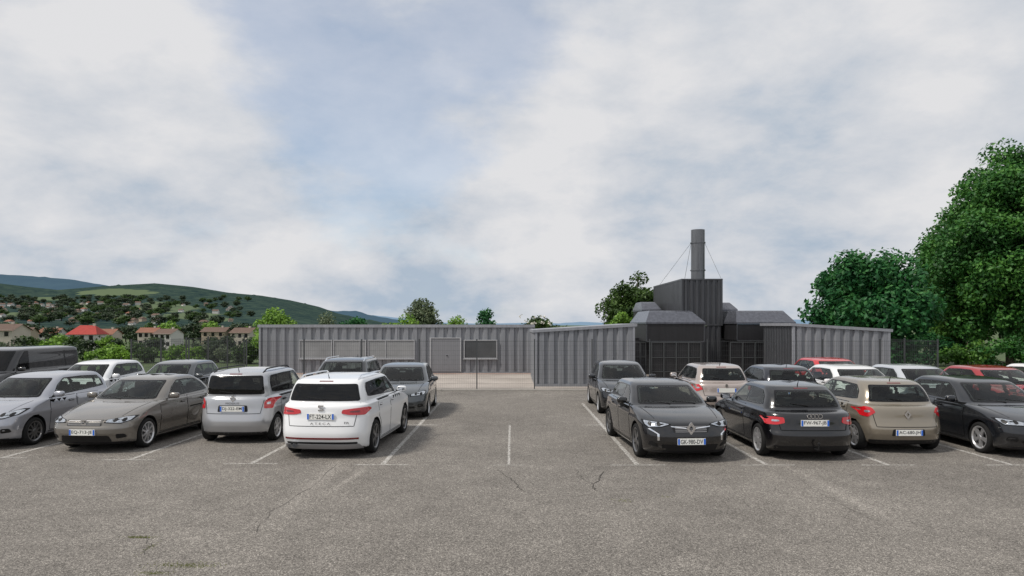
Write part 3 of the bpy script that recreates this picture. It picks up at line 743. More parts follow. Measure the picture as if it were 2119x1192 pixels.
        if f2['em']: emblem(f2['em'],'R',fx(0,hn+f2['ez'],'R')-.025,hn+f2['ez'],root,f2.get('es',1))
        if f2.get('recess'):
            a,b_=f2['recess']; patch(bvh,rnd([(-.34,hn+a),(.34,hn+a),(.32,hn+b_),(-.32,hn+b_)],.03),'R','plate_recess',M['black'],root,off=.004,g=.1,skirt=False)
        rz0=WN['rz0']; zw=rz0+.03; q=MB(); q.tube([(fx(0,zw,'R')-.02,0,zw),(fx(.3,zw+.05,'R')-.02,.32,zw+.05)],.009,5); q.build('rear_wiper',M['black'],root)
        patch(bvh,[(-.14,H-.10),(.14,H-.10),(.14,H-.085),(-.14,H-.085)],'R','stop_lamp',M['redd'],root,off=.006,g=.1)
        for tt,wd_,hh,yc,zc in f2.get('texts',[]):
            V,F=text_geo(tt,wd_,hh,.0); flat_on(V,F,'R',fx(yc,hn+zc,'R')-.02,yc,hn+zc,'lettering',M[f2.get('tcol','badge')],root,0)
    if plate is not None:
        zz=hn+(f['pz'] if facing=='F' else f2['pz']); sg_=1 if facing=='F' else -1
        x=max(fx(0,zz,'F'),fx(0,zz-.05,'F'),fx(0,zz+.05,'F')) if facing=='F' else min(fx(0,zz,'R'),fx(0,zz-.05,'R'),fx(0,zz+.05,'R'))
        q=MB(); x1=x+sg_*.022
        q.box(min(x,x1),max(x,x1),-.27,.27,zz-.060,zz+.060)
        for a,b in ((-.268,-.232),(.232,.268)):
            xx=(x1,x1+sg_*.002); q.box(min(xx),max(xx),a,b,zz-.055,zz+.055,1)
        pl=q.build('number_plate',[M['plate'],M['pblue']],root)
        if plate:
            V,F=text_geo(plate,.435,.084,.004); flat_on(V,F,facing,x1+sg_*.0025,0,zz,'lettering',M['ink'],pl)
    hh=bvh.ray_cast(Vector((X(p['rr']-.18),0,4)),Vector((0,0,-1)))
    q=MB(); q.tube([hh[0]+Vector((0,0,-.01)),hh[0]+Vector((-.06,0,.09))],[.012,.005],6); q.build('antenna',M['black'],root)
    if 'rails' in extra:
        for s in (1,-1):
            pts=[]
            for k in range(9):
                sx_=p['rf']+.12+(p['rr']-.15-p['rf']-.12)*k/8; h=bvh.ray_cast(Vector((X(sx_),s*hw*.66,4)),Vector((0,0,-1)))
                if h[0]: pts.append(h[0]+Vector((0,0,.045 if 0<k<8 else -.005)))
            q=MB(); q.tube(pts,.017,6); q.build('roof_rail',M['black'] if 'blackrails' in extra else M['chrome'],root,True)
    if 'exhaust' in extra:
        q=MB()
        for dy in (.50,.60): q.tube([(X(L)+.0,dy,.27),(X(L)+.12,dy,.27)],.042,12,0,False)
        q.build('exhaust',M['chrome'],root)
    if 'hitch' in extra:
        q=MB(); q.tube([(X(L)+.2,0,.25),(X(L)-.10,0,.25),(X(L)-.12,0,.36)],.018,8); q.lathe([(0,.0),(.02,.004),(.027,.025),(.02,.046),(0,.05)],10,'Z',(X(L)-.12,0,.35)); q.build('tow_bar',M['black'],root)
    if 'redstripe' in extra:
        patch(bvh,[(-hw*.80,.395),(hw*.80,.395),(hw*.80,.43),(-hw*.80,.43)],'R','reflector',M['redd'],root,off=.012,g=.1)
        patch(bvh,rnd([(-hw*.86,.20),(hw*.86,.20),(hw*.80,.30),(-hw*.80,.30)],.02),'R','diffuser',M['diff'],root,off=.014,g=.1)
    return root

TY=dict(
 suv=dict(L=4.36,W=1.84,H=1.60,wb=2.63,fo=.88,hn=.84,cs=1.15,cz=1.07,rf=1.85,rr=3.98,tb=.06,r=.345,rise=.08,dl=(.30,.34),B=2.35,Cp=3.25,rw=.77,hr=.22),
 mini=dict(L=3.80,W=1.69,H=1.63,wb=2.48,fo=.72,hn=.80,cs=.80,cz=1.02,rf=1.50,rr=3.56,tb=.0,r=.305,rise=.06,dl=(.28,.28),B=2.05,Cp=2.95,rw=.81),
 sedan=dict(L=4.50,W=1.80,H=1.46,wb=2.64,fo=.86,hn=.68,cs=1.22,cz=.95,rf=2.05,rr=3.35,tb=.60,r=.32,rise=.03,dl=(.30,.30),B=2.45,Cp=3.30),
 yaris=dict(L=3.95,W=1.70,H=1.51,wb=2.51,fo=.80,hn=.73,cs=.92,cz=.98,rf=1.68,rr=3.45,tb=.14,r=.305,rise=.08,B=2.15,Cp=3.0),
 hatch=dict(L=4.05,W=1.80,H=1.44,wb=2.58,fo=.82,hn=.76,cs=1.08,cz=.97,rf=1.85,rr=3.45,tb=.24,r=.335,rise=.07,B=2.28,Cp=3.1),
 coupe=dict(L=4.20,W=1.78,H=1.45,wb=2.58,fo=.86,hn=.70,cs=1.18,cz=.94,rf=1.95,rr=3.50,tb=.25,r=.325,rise=.05,B=2.60),
 round=dict(L=3.98,W=1.73,H=1.50,wb=2.57,fo=.80,hn=.74,cs=.98,cz=.97,rf=1.75,rr=3.42,tb=.14,r=.305,rise=.06,B=2.2,Cp=3.05),
 golf=dict(L=4.22,W=1.80,H=1.47,wb=2.60,fo=.87,hn=.73,cs=1.12,cz=.96,rf=1.88,rr=3.52,tb=.16,r=.32,rise=.04,B=2.35,Cp=3.2),
 wagon=dict(L=4.45,W=1.82,H=1.60,wb=2.65,fo=.88,hn=.80,cs=1.12,cz=1.02,rf=1.85,rr=4.0,tb=.10,r=.33,rise=.04,B=2.4,Cp=3.3),
 van=dict(L=4.95,W=1.90,H=1.93,wb=3.0,fo=.92,hn=.92,cs=.95,cz=1.18,rf=1.62,rr=4.72,tb=.02,r=.335,rise=.0,B=2.05,Cp=3.35,rw=.84,panel=1),
)
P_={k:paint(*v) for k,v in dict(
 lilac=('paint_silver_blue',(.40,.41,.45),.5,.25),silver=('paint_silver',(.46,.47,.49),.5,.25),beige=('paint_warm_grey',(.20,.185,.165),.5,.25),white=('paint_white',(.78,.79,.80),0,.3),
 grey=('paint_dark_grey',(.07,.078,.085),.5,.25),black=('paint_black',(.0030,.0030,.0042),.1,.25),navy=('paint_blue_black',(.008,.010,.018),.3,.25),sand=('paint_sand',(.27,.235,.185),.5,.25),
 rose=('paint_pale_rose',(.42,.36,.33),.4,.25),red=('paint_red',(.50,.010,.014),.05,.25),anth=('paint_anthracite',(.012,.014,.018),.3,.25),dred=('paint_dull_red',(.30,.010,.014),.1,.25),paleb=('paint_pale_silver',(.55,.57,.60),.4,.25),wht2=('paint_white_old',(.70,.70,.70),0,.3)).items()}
UP=R(90); DN=R(-90)
G1='cars parked in the near row of bays'; G2_='cars parked in the far row of bays'
car('yaris',TY['yaris'],P_['lilac'],(-11.30,16.35),DN-R(2),'pale silver hatchback at the left edge of the photo, nose towards the viewer',G1,'F',
    dict(em='oval',head=[(.42,-.08),(.72,-.08),(.93,-.01),(.945,.10),(.86,.10),(.60,.0)],intake=[(-.66,-.44),(.66,-.44),(.5,-.24),(-.5,-.24)],ez=.0),plate='',wheel='1sk')
car('sedan',TY['sedan'],P_['beige'],(-8.68,16.15),DN-R(3),'warm grey saloon facing the viewer with number plate EQ-713-JE',G1,'F',
    dict(em='s',head=[(.44,-.05),(.78,-.075),(.93,-.02),(.945,.06),(.80,.055),(.46,.0)],grille=[(-.40,-.11),(.40,-.11),(.43,.005),(-.43,.005)],bars=3,chr=0,intake=[(-.60,-.44),(.60,-.44),(.55,-.31),(-.55,-.31)],pz=-.235,ez=-.04),plate='EQ-713-JE',wheel='9s')
car('mini',TY['mini'],P_['silver'],(-6.18,16.95),UP-R(1),'tall silver compact car with roof rails and number plate DJ-322-EM',G1,'R',{},
    dict(tail=[(.78,-.02),(.95,-.03),(.955,.20),(.86,.20),(.78,.12)],bump=[(-.80,-.62),(.80,-.62),(.84,-.54),(-.84,-.54)],pz=-.02,em='diamond',ez=.20,seamz=-.13,wk=.86,recess=(-.09,.055),texts=[('MODUS',.30,.04,0,.10)],tcol='ink'),plate='DJ-322-EM',wheel='7s',extra=('rails','blackrails'),dark=1)
car('suv',TY['suv'],P_['white'],(-3.62,15.55),UP-R(4),'white sport utility car with roof rails and number plate FT-224-LX',G1,'R',{},
    dict(tail=[(.44,.06),(.60,.03),(.90,.02),(.955,.10),(.94,.17),(.70,.155),(.46,.13)],bump=[(-.74,-.60),(.74,-.60),(.78,-.50),(-.78,-.50)],pz=.0,em='s',ez=.165,seamz=-.19,wz0=1.13,wz1=1.46,wk=.88,texts=[('A T E C A',.40,.042,0,-.135),('FR',.10,.04,-.52,-.12)],tcol='ink',rev=0),plate='FT-224-LX',wheel='5dk',extra=('rails','exhaust','redstripe'),dark=1)
car('hatch',TY['hatch'],P_['black'],(3.27,15.1),DN+R(4),'glossy black hatchback facing the viewer with number plate GK-980-DV',G1,'F',
    dict(em='diamond',es=1.5,head=[(.40,-.02),(.60,-.075),(.86,-.10),(.93,-.04),(.945,.04),(.84,.03),(.55,.01)],grille=[(-.36,-.17),(.36,-.17),(.42,-.04),(-.42,-.04)],bars=4,chr=0,swoosh=[[(.10,-.10),(.42,-.065),(.42,-.05),(.10,-.08)],[(.66,-.20),(.70,-.20),(.86,-.115),(.83,-.10)],[(.66,-.32),(.70,-.32),(.70,-.20),(.66,-.20)]],intake=[(-.56,-.56),(.56,-.56),(.62,-.40),(-.62,-.40)],fog=[(.66,-.46),(.86,-.42),(.84,-.33),(.74,-.35)],pz=-.335,ez=-.09),plate='GK-980-DV',wheel='5dk')
car('coupe',TY['coupe'],P_['black'],(5.86,15.2),UP,'black three door hatchback with tow bar and number plate FW-967-JB',G1,'R',{},
    dict(tail=[(.62,.04),(.78,.0),(.955,.0),(.955,.14),(.82,.155),(.64,.145)],bump=[(-.80,-.50),(.80,-.50),(.84,-.40),(-.84,-.40)],pz=.045,em='rings',ez=.175,seamz=-.10,wk=.82),plate='FW-967-JB',wheel='7s',doors=3,extra=('hitch',))
car('round',TY['round'],P_['sand'],(8.12,15.85),UP,'sandy beige hatchback with number plate AC-680-JH low on its bumper',G1,'R',{},
    dict(tail=[(.70,.10),(.84,.0),(.95,.02),(.955,.17),(.88,.21),(.76,.19)],bump=[(-.80,-.54),(.80,-.54),(.84,-.46),(-.84,-.46)],pz=-.30,em='diamond',ez=.06,es=1.1,seamz=-.19,wk=.84,recess=(-.37,-.23)),plate='AC-680-JH',wheel='7s')
car('golf',TY['golf'],P_['anth'],(10.55,15.45),DN,'anthracite hatchback facing the viewer, right of the sandy beige one',G1,'F',
    dict(head=[(.48,-.075),(.88,-.075),(.94,.0),(.945,.05),(.84,.045),(.50,-.01)],grille=[(-.46,-.07),(.46,-.07),(.48,-.015),(-.48,-.015)],em='circle'),plate='',wheel='5d')
car('round',TY['round'],P_['dred'],(13.0,15.9),UP,'dull red car cut off by the right edge of the photo',G1,'R',{},{},plate='',wheel='7s')
car('golf',TY['golf'],P_['grey'],(-3.32,21.0),DN+R(2),'dark grey hatchback facing the viewer behind the white sport utility car',G2_,'F',{},plate='',wheel='7s')
car('wagon',TY['wagon'],P_['anth'],(-5.25,21.6),DN,'dark estate car with roof rails peeking over the silver compact car',G2_,'F',{},plate='',extra=('rails',))
car('round',TY['round'],P_['grey'],(-10.75,22.0),DN,'dark grey car roof behind the warm grey saloon',G2_,'F',{},plate='')
car('yaris',TY['yaris'],P_['white'],(-13.2,21.8),DN,'white hatchback behind the pale silver hatchback on the left',G2_,'F',{},plate='')
car('van',TY['van'],P_['black'],(-16.35,22.3),DN,'black van at the far left behind the pale silver hatchback',G2_,'F',{},plate='',name='parked_van',cat='van',dark=2)
car('round',TY['round'],P_['anth'],(3.42,21.8),DN,'dark hatchback facing the viewer behind the glossy black hatchback',G2_,'F',{},plate='')
car('round',TY['round'],P_['rose'],(6.12,21.3),UP,'pale rose beige hatchback seen from behind, over the black three door hatchback',G2_,'R',{},
    dict(tail=[(.74,.06),(.95,-.02),(.955,.17),(.84,.20)],em='lion'),plate='')
car('coupe',TY['coupe'],P_['navy'],(8.12,21.4),UP,'blue black saloon roof behind the black three door hatchback',G2_,'R',{},plate='')
car('golf',TY['golf'],P_['wht2'],(9.98,20.0),DN,'white car behind the sandy beige hatchback, in front of a bright red one',G2_,'F',{},plate='')
car('golf',TY['golf'],P_['red'],(11.4,24.35),DN,'bright red car farthest back, in front of the right container',G2_,'F',{},plate='')
car('golf',TY['golf'],P_['paleb'],(11.92,20.15),DN,'pale silver car in the far row behind the anthracite hatchback',G2_,'F',{},plate='')
car('coupe',TY['coupe'],P_['dred'],(14.1,19.9),DN,'dark red car in the far row behind the anthracite hatchback windscreen',G2_,'F',{},plate='')
car('golf',TY['golf'],P_['wht2'],(16.4,20.5),DN,'white car roof in the far row at the right edge of the photo',G2_,'F',{},plate='')

# ------------------------------------------------------------------ buildings
def corr(mb,p0,p1,z0a,z1a,z1b,per=.49,dep=.085,mi=0,z0b=None):
    a=Vector(p0); b=Vector(p1); d=b-a; L=d.length; d/=L; n=Vector((d.y,-d.x)); k=max(1,round(L/per)); per=L/k
    z0b=z0a if z0b is None else z0b
    pts=[]
    for i in range(k):
        for f,o in ((0,0),(.28,0),(.40,1),(.84,1),(.96,0)): pts.append(((i+f)*per,o*dep))
    pts.append((L,0)); vs=[]
    for t,o in pts:
        q=a+d*t+n*o; u=t/L; vs.append((q.x,q.y,z0a+(z0b-z0a)*u)); vs.append((q.x,q.y,z1a+(z1b-z1a)*u))
    mb.add(vs,[(2*i,2*i+2,2*i+3,2*i+1) for i in range(len(pts)-1)],mi)
bl=empty('container_building',(0,0,0)); tag(bl,'long low grey corrugated container building with windows and a door, left of centre','building')
X0,X1,Y0,Y1,HH=-13.8,1.15,37.4,42.5,2.66
mb=MB(); corr(mb,(X0,Y0),(X1,Y0),.08,HH-.16,HH-.16); corr(mb,(X1,Y0),(X1,Y1),.08,HH-.16,HH-.16); corr(mb,(X1,Y1),(X0,Y1),.08,HH-.16,HH-.16); corr(mb,(X0,Y1),(X0,Y0),.08,HH-.16,HH-.16)
mb.build('wall',M['cont'],bl)
mb=MB(); mb.box(X0-.1,X1+.1,Y0-.13,Y1+.13,HH-.16,HH)
mb.build('roof',M['contl'],bl)
mb=MB(); mb.box(X0-.08,X1+.08,Y0-.11,Y1+.11,-.02,.08); mb.build('plinth',M['cont'],bl)
for xx in (X0,-6.35,X1-.1):
    mb=MB(); mb.box(xx-.03,xx+.07,Y0-.105,Y0-.0,.085,HH-.165); mb.build('corner_post',M['contl'],bl)
def window(par,x0,x1,z0,z1,Y,divs=(),gm='wglass',fr=.05,pr=.16):
    mb=MB(); y0,y1=Y-pr,Y-.01
    mb.box(x0,x1,y0,y1,z1-fr,z1); mb.box(x0,x1,y0,y1,z0,z0+fr); mb.box(x0,x0+fr,y0,y1,z0+fr,z1-fr); mb.box(x1-fr,x1,y0,y1,z0+fr,z1-fr)
    for d in divs: mb.box(d-.02,d+.02,y0+.004,y1,z0+fr,z1-fr)
    wo=mb.build('window',M['frame'],par)
    mb=MB(); mb.box(x0+fr,x1-fr,Y-.125,Y-.11,z0+fr,z1-fr); mb.build('pane',M[gm],wo)
    mb=MB(); mb.box(x0-.03,x1+.03,y0-.04,y1,z0-.04,z0-.002); mb.build('sill',M['frame'],wo)
XX=lambda px:wx(px,37.4)
z0,z1=wz(742,37.4),wz(703,37.4)
window(bl,XX(621),XX(689),z0,z1,Y0); window(bl,XX(691),XX(759),z0,z1,Y0,[XX(745)]); window(bl,XX(762),XX(859),z0,z1,Y0,[XX(799)])
window(bl,XX(960),XX(1029),z0,z1,Y0,(),'wglassm')
mb=MB(); mb.box(XX(890),XX(893),Y0-.17,Y0-.01,0.09,1.9); mb.box(XX(952),XX(955),Y0-.17,Y0-.01,.09,1.9); mb.box(XX(890),XX(955),Y0-.17,Y0-.01,1.9,1.95)
dr=mb.build('door',M['frame'],bl); mb=MB(); mb.box(XX(893)+.01,XX(952)-.01,Y0-.14,Y0-.10,.09,1.89); mb.build('door_leaf',M['door'],dr)
mb=MB(); mb.box(XX(924),XX(927),Y0-.18,Y0-.14,.95,1.0); mb.build('handle',M['chrome'],dr)
def slant(name,label,fx0,fx1,Y,dep,hl,hr_,mat='cont',left=None):
    t=empty(name,(0,0,0)); tag(t,label,'container')
    mb=MB(); e=.12
    corr(mb,(fx0,Y),(fx1,Y),.12,hl-e,hr_-e,.42,.085); corr(mb,(fx1,Y),(fx1,Y+dep),.12,hr_-e,hr_-e,.42,.08)
    corr(mb,(fx1,Y+dep),(fx0,Y+dep),.12,hr_-e,hl-e,.42,.08)
    if not left: corr(mb,(fx0,Y+dep),(fx0,Y),.12,hl-e,hl-e,.42,.08)
    mb.build('wall',M[mat],t)
    if left:
        mb=MB(); corr(mb,(fx0,Y+dep),(fx0,Y),.12,hl-e,hl-e,.30,.05); mb.build('end_wall',M[left],t)
    mb=MB(); o=.13
    vs=[(x,y,z+dz) for dz in (0,e) for x,y,z in ((fx0-o,Y-o,hl-e),(fx1+o,Y-o,hr_-e),(fx1+o,Y+dep+o,hr_-e),(fx0-o,Y+dep+o,hl-e))]
    mb.add(vs,[(0,3,2,1),(4,5,6,7),(0,1,5,4),(1,2,6,5),(2,3,7,6),(3,0,4,7)]); mb.build('roof',M['contl'],t)
    mb=MB(); mb.box(fx0-.05,fx1+.05,Y-.11,Y+dep+.11,-.02,.12); mb.build('base_rail',M['cont'],t)
    for a,b_,hh in ((fx0-.04,fx0+.06,hl),(fx1-.06,fx1+.04,hr_)):
        mb=MB(); mb.box(a,b_,Y-.105,Y-.002,.125,min(hl,hr_)-e-.005 if hh==min(hl,hr_) else hh-e-.02); mb.build('corner_post',M['contl'],t)
slant('slanted_container','grey corrugated container with a roof rising to the right, just right of centre',1.02,5.22,29.3,5.2,2.43,2.70)
slant('slanted_container','grey corrugated container with a roof falling to the right, behind the red car',12.05,16.15,29.3,3.4,2.72,2.46,'cont','contd')
ds=empty('furnace_building',(0,0,0)); tag(ds,'stacked dark container structure with black roofed modules under the chimney','building')
mb=MB(); Yt=36.0; tx0,tx1=wx(1412,Yt),wx(1492,Yt); Yb=43.0
zt0,zt1=2.62,wz(577,Yt)
for a,b in (((tx0,Yt),(tx1,Yt)),((tx1,Yt),(tx1,Yb)),((tx1,Yb),(tx0,Yb)),((tx0,Yb),(tx0,Yt))): corr(mb,a,b,zt0+.08,zt1-.08,zt1-.08,.29,.06)
mb.build('upper_container',M['contd'],ds)
mb=MB(); mb.box(tx0-.07,tx1+.07,Yt-.07,Yb+.07,zt1-.08,zt1); mb.box(tx0-.07,tx1+.07,Yt-.07,Yb+.07,zt0-.02,zt0+.08)
for x in (tx0-.065,tx1-.035):
    for y in (Yt-.065,Yb-.035): mb.box(x,x+.10,y,y+.10,zt0+.08,zt1-.08)
mb.build('container_frame',M['contd'],ds)
mb=MB()
for a,b in (((tx0,Yt),(tx1,Yt)),((tx1,Yt),(tx1,Yb)),((tx1,Yb),(tx0,Yb)),((tx0,Yb),(tx0,Yt))): corr(mb,a,b,.05,2.58,2.58,.29,.05)
mb.build('lower_container',M['contd'],ds)
def module(px0,px1,Y,dep,pe,pt,pb,i0,i1,nm='module'):
    x0,x1=wx(px0,Y),wx(px1,Y); ze,zt,zb=wz(pe,Y),wz(pt,Y),wz(pb,Y)
    mb=MB(); mb.box(x0,x1,Y,Y+dep,zb,ze-.11); mo=mb.build(nm,M['modb'],ds)
    a0,a1=wx(i0,Y),wx(i1,Y); o=.05; yi=Y+.9; zm=ze+(zt-ze)*.72
    def ring(t,z): return [(x0-o+(a0-x0+o)*t,Y-o+(yi-Y+o)*t,z),(x1+o+(a1-x1-o)*t,Y-o+(yi-Y+o)*t,z),(x1+o+(a1-x1-o)*t,Y+dep+o-(.6+o)*t,z),(x0-o+(a0-x0+o)*t,Y+dep+o-(.6+o)*t,z)]
    rs=[ring(0,ze-.10),ring(0,ze-.02),ring(.10,ze+.04),ring(.72,zm+.03),ring(.90,zt-.01),ring(1,zt)]
    mb=MB(); mb.add([v for r_ in rs for v in r_],[(4*i+k,4*i+(k+1)%4,4*i+4+(k+1)%4,4*i+4+k) for i in range(5) for k in range(4)]+[(3,2,1,0),(20,21,22,23)]); mb.build('roof',M['modroof'],mo,True,32)
    mb=MB()
    for x in (x0-.03,x1-.03): mb.box(x,x+.06,Y-.03,Y-.001,zb,ze-.12)
    mb.box(x0,x1,Y-.03,Y-.001,zb-.05,zb); mb.build('frame',M['contd'],mo)
module(1338,1457,34.0,4.5,666,642,706,1352,1436)
module(1525,1644,34.0,4.5,666,642,704,1535,1632)
module(1330,1366,39.5,3,640,624,700,1332,1360)
module(1494,1524,38.5,3,640,625,700,1496,1518)
def cage(px0,px1,Y,npost):
    mb=MB(); x0,x1=wx(px0,Y),wx(px1,Y); z1=wz(707,Y)
    for k in range(npost+1): x=x0+(x1-x0)*k/npost; mb.box(x-.025,x+.025,Y-.03,Y+.03,0.01,z1-.06)
    for z in (.3,1.0,z1-.06): mb.box(x0-.02,x1+.02,Y-.028,Y+.028,z,z+.04)
    f=mb.build('glazed_screen',M['post'],ds)
    mb=MB(); mb.box(x0,x1,Y+.04,Y+.06,.02,z1-.07); mb.build('pane',M['modb'],f)
cage(1348,1450,33.9,4); cage(1511,1588,33.9,3); cage(1313,1336,34.5,2)
mb=MB(); mb.box(wx(1312,36),wx(1600,36),36.2,42,.02,1.95); mb.build('core_wall',M['modb'],ds)
ch=empty('chimney',(wx(1444,38.5),38.5,zt1)); tag(ch,'tall dark round steel chimney braced with thin wires on top of the dark container','chimney')
ht=wz(476,38.5)-zt1; rad=.38
mb=MB(); mb.lathe([(rad+.1,0),(rad+.1,.06),(rad,.06),(rad,ht),(rad-.03,ht),(rad-.03,ht-.5),(0,ht-.5)],32); mb.build('flue',M['flue'],ch,True)
for z in (.12,ht*.22,ht*.75):
    mb=MB(); mb.lathe([(rad,z-.03),(rad+.045,z-.03),(rad+.045,z+.03),(rad,z+.03)],32); mb.build('collar',M['flue'],ch,True)
for sx_,sy_ in ((-1.35,-2.3),(.62,-2.3),(-1.35,4),(.62,4)):
    mb=MB(); mb.tube([(math.copysign(rad,sx_),0,ht*.75),(sx_*.98,sy_,.02)],.010,4); mb.build('guy_wire',M['post'],ch)

# ------------------------------------------------------------------ fence
fn=empty('mesh_fence',(0,27.7,0)); tag(fn,'dark welded mesh fence two metres high between the car park and the containers','fence')
fx0=wx(272,27.7); n_p=14; step=(wx(1940,27.7)-fx0)/n_p
def panel_mesh(wd):
    mb=MB(); n=int(wd/.075)
    for k in range(1,n): x=wd*k/n; mb.box(x-.0018,x+.0018,-.003,.003,.06,2.02)
    for k in range(11): z=.08+k*.19; mb.box(0,wd,-.009,-.004,z-.0025,z+.0025)
    for z in (.08,1.98): mb.box(0,wd,-.010,.010,z-.005,z+.005)
    return mb
pan=panel_mesh(step-.06).build('fence_panel',M['post'],fn); pan.location=(fx0+.03,0,0)
mb=MB(); mb.box(-.022,.022,-.03,.03,0,2.05); mb.box(-.026,.026,-.034,.034,2.05,2.07); pst=mb.build('post',M['post'],fn); pst.location=(fx0,0,0)
for k in range(1,n_p+1):
    link_copy('post',pst,fn,(fx0+k*step,0,0))
    if k<n_p: link_copy('fence_panel',pan,fn,(fx0+k*step+.03,0,0))
for side,x,rows_ in ((0,fx0,5),(1,fx0+n_p*step,5)):
    for k in range(rows_):
        link_copy('fence_panel',pan,fn,(x,.03+k*step,0),(0,0,R(90))); link_copy('post',pst,fn,(x,(k+1)*step,0))

# ------------------------------------------------------------------ trees
def leafgeo(cents,rads,npc,size,squash=.85,fill=.45):
    allv=[]
    for c,r_,n in zip(cents,rads,npc):
        d=rng.normal(size=(n,3)); d/=np.linalg.norm(d,axis=1)[:,None]
        rr_=r_*(rng.random(n)**fill); pos=np.array(c)+d*rr_[:,None]*np.array([1,1,squash])
        nr_=d*.6+rng.normal(size=(n,3))*.6+np.array([0,0,.5]); nr_/=np.linalg.norm(nr_,axis=1)[:,None]
        t=np.cross(nr_,rng.normal(size=(n,3))); t/=np.linalg.norm(t,axis=1)[:,None]; b_=np.cross(nr_,t)
        s=size*(.6+.8*rng.random(n))[:,None]
        q=np.stack([pos+t*s,pos+b_*s*.6-nr_*s*.12,pos-t*s,pos-b_*s*.6-nr_*s*.12],1).reshape(-1,3); allv.append(q)
    A=np.concatenate(allv); n=len(A)//4
    return A, np.arange(n*4).reshape(n,4)
def crownmesh(name,cents,rads,npc,size,mat,parent,**k):
    A,F=leafgeo(cents,rads,npc,size,**k); return mesh_obj(name,A.tolist(),F.tolist(),mat,parent)
def tree(loc,h,rx,zlow,n,size,mat,label,name='leafy_tree',cat='tree',group=None,nc=50,rc=.28,tr=.12,shape=1.0,ry=None,q0=.4,fill=.45):
    t=empty(name,(loc[0],loc[1],gz(*loc[:2])-.02)); tag(t,label,cat,group); ry=ry or rx
    cz_=(h+zlow)/2; rz=(h-zlow)/2; cents=[];rads=[]
    for k in range(nc):
        d=rng.normal(size=3); d/=np.linalg.norm(d); q=rng.random()**q0*.84
        zz=d[2]*q; taper=1-.35*shape*max(zz,0)
        cents.append((d[0]*q*rx*taper,d[1]*q*ry*taper,cz_+zz*rz)); rads.append(min(rx,rz)*rc*rng.uniform(.65,1.3))
    npc=[max(8,int(n*(r_**2)/sum(a*a for a in rads))) for r_ in rads]
    crownmesh('crown',cents,rads,npc,size,mat,t,fill=fill)
    mb=MB(); zt=zlow+(h-zlow)*.55; pts=[(0,0,0),(.05,.02,zlow*.6),(-.04,.03,zlow+(h-zlow)*.25),(0,0,zt),(.05,0,h*.9)]
    mb.tube(pts,[tr*1.3,tr,tr*.8,tr*.5,tr*.1],9)
    for k in range(0,len(cents),3):
        c=Vector(cents[k]); z0_=min(max(c.z*.6,zlow*.6),zt); mb.tube([(0,0,z0_),(c.x*.5,c.y*.5,(z0_+c.z)/2+.1),tuple(c)],[tr*.35,tr*.22,tr*.06],5)
    mb.build('trunk',M['bark'],t,True)
    return t
tree((wx(2090,43),43),wz(288,43)+.3,5.4,.2,95000,.12,M['leaf_big'],'tallest tree, at the right edge of the photo, with dense deep green leaves','leafy_tree',nc=300,rc=.20,tr=.28,shape=1.0,q0=.5)
tree((wx(1978,46),46),10.6,2.8,-.2,38000,.12,M['leaf_big2'],'narrow lighter green tree between the tallest tree and the round bushy tree','leafy_tree',nc=150,rc=.30,tr=.15,q0=.5)
tree((wx(1797,38),38),wz(514,38),3.6,-.1,38000,.14,M['leaf_deep'],'broad bushy dark green tree behind the right slanted container','leafy_tree',nc=190,rc=.26,tr=.16,shape=.3,q0=.55)
tree((wx(1318,49),49),wz(555,49),2.6,.3,18000,.12,M['leaf_dark'],'dark green tree left of the chimney','leafy_tree',nc=110,rc=.28,tr=.14,shape=.5,q0=.5)
tree((wx(1290,46),46),wz(638,46),1.4,.2,4500,.11,M['leaf_lime'],'bright green shrub below the dark tree left of the chimney','shrub',cat='shrub',nc=22,rc=.4)
bs=tree((wx(1110,50),50),wz(648,50),1.6,.4,4500,.11,M['leaf_dark'],'dark shrub dotted with white blossom in the gap between the containers','shrub',cat='shrub',nc=26,rc=.4)
crownmesh('blossom',[(rng.uniform(-1.3,1.3),rng.uniform(-1.4,-.6),rng.uniform(2.2,3.4)) for _ in range(22)],[.12]*22,[10]*22,.06,M['blossom'],bs)
tree((wx(1005,52),52),wz(640,52),1.2,.5,3500,.11,M['leaf_deep'],'small dark green tree above the roof over the building door','leafy_tree',nc=26,rc=.42)
tree((wx(940,54),54),wz(653,54),1.7,.3,3500,.11,M['leaf_lime'],'low bright green treetop above the roof, left of the small dark one','leafy_tree',nc=26,rc=.4)
tree((wx(872,56),56),wz(612,56),1.6,.8,6000,.11,M['leaf_grey'],'tallest grey green treetop above the left building roof','leafy_tree',nc=44,rc=.36)
tree((wx(832,50),50),wz(638,50),1.6,.4,5500,.11,M['leaf_lime'],'light green treetop in front of the grey green one','leafy_tree',nc=30,rc=.4)
tree((wx(735,62),62),wz(640,62),1.8,.4,3500,.13,M['leaf_deep'],'dark evergreen treetop above the building windows','leafy_tree',nc=28,rc=.4)
tree((wx(680,58),58),wz(645,58),1.7,.4,3500,.11,M['leaf_grey'],'dull olive treetop left of the dark evergreen one','leafy_tree',nc=28,rc=.4)
tree((wx(570,46),46),wz(634,46),1.45,.3,6500,.10,M['leaf_lime'],'yellow green leafy tree at the left end of the long building','leafy_tree',nc=34,rc=.42)
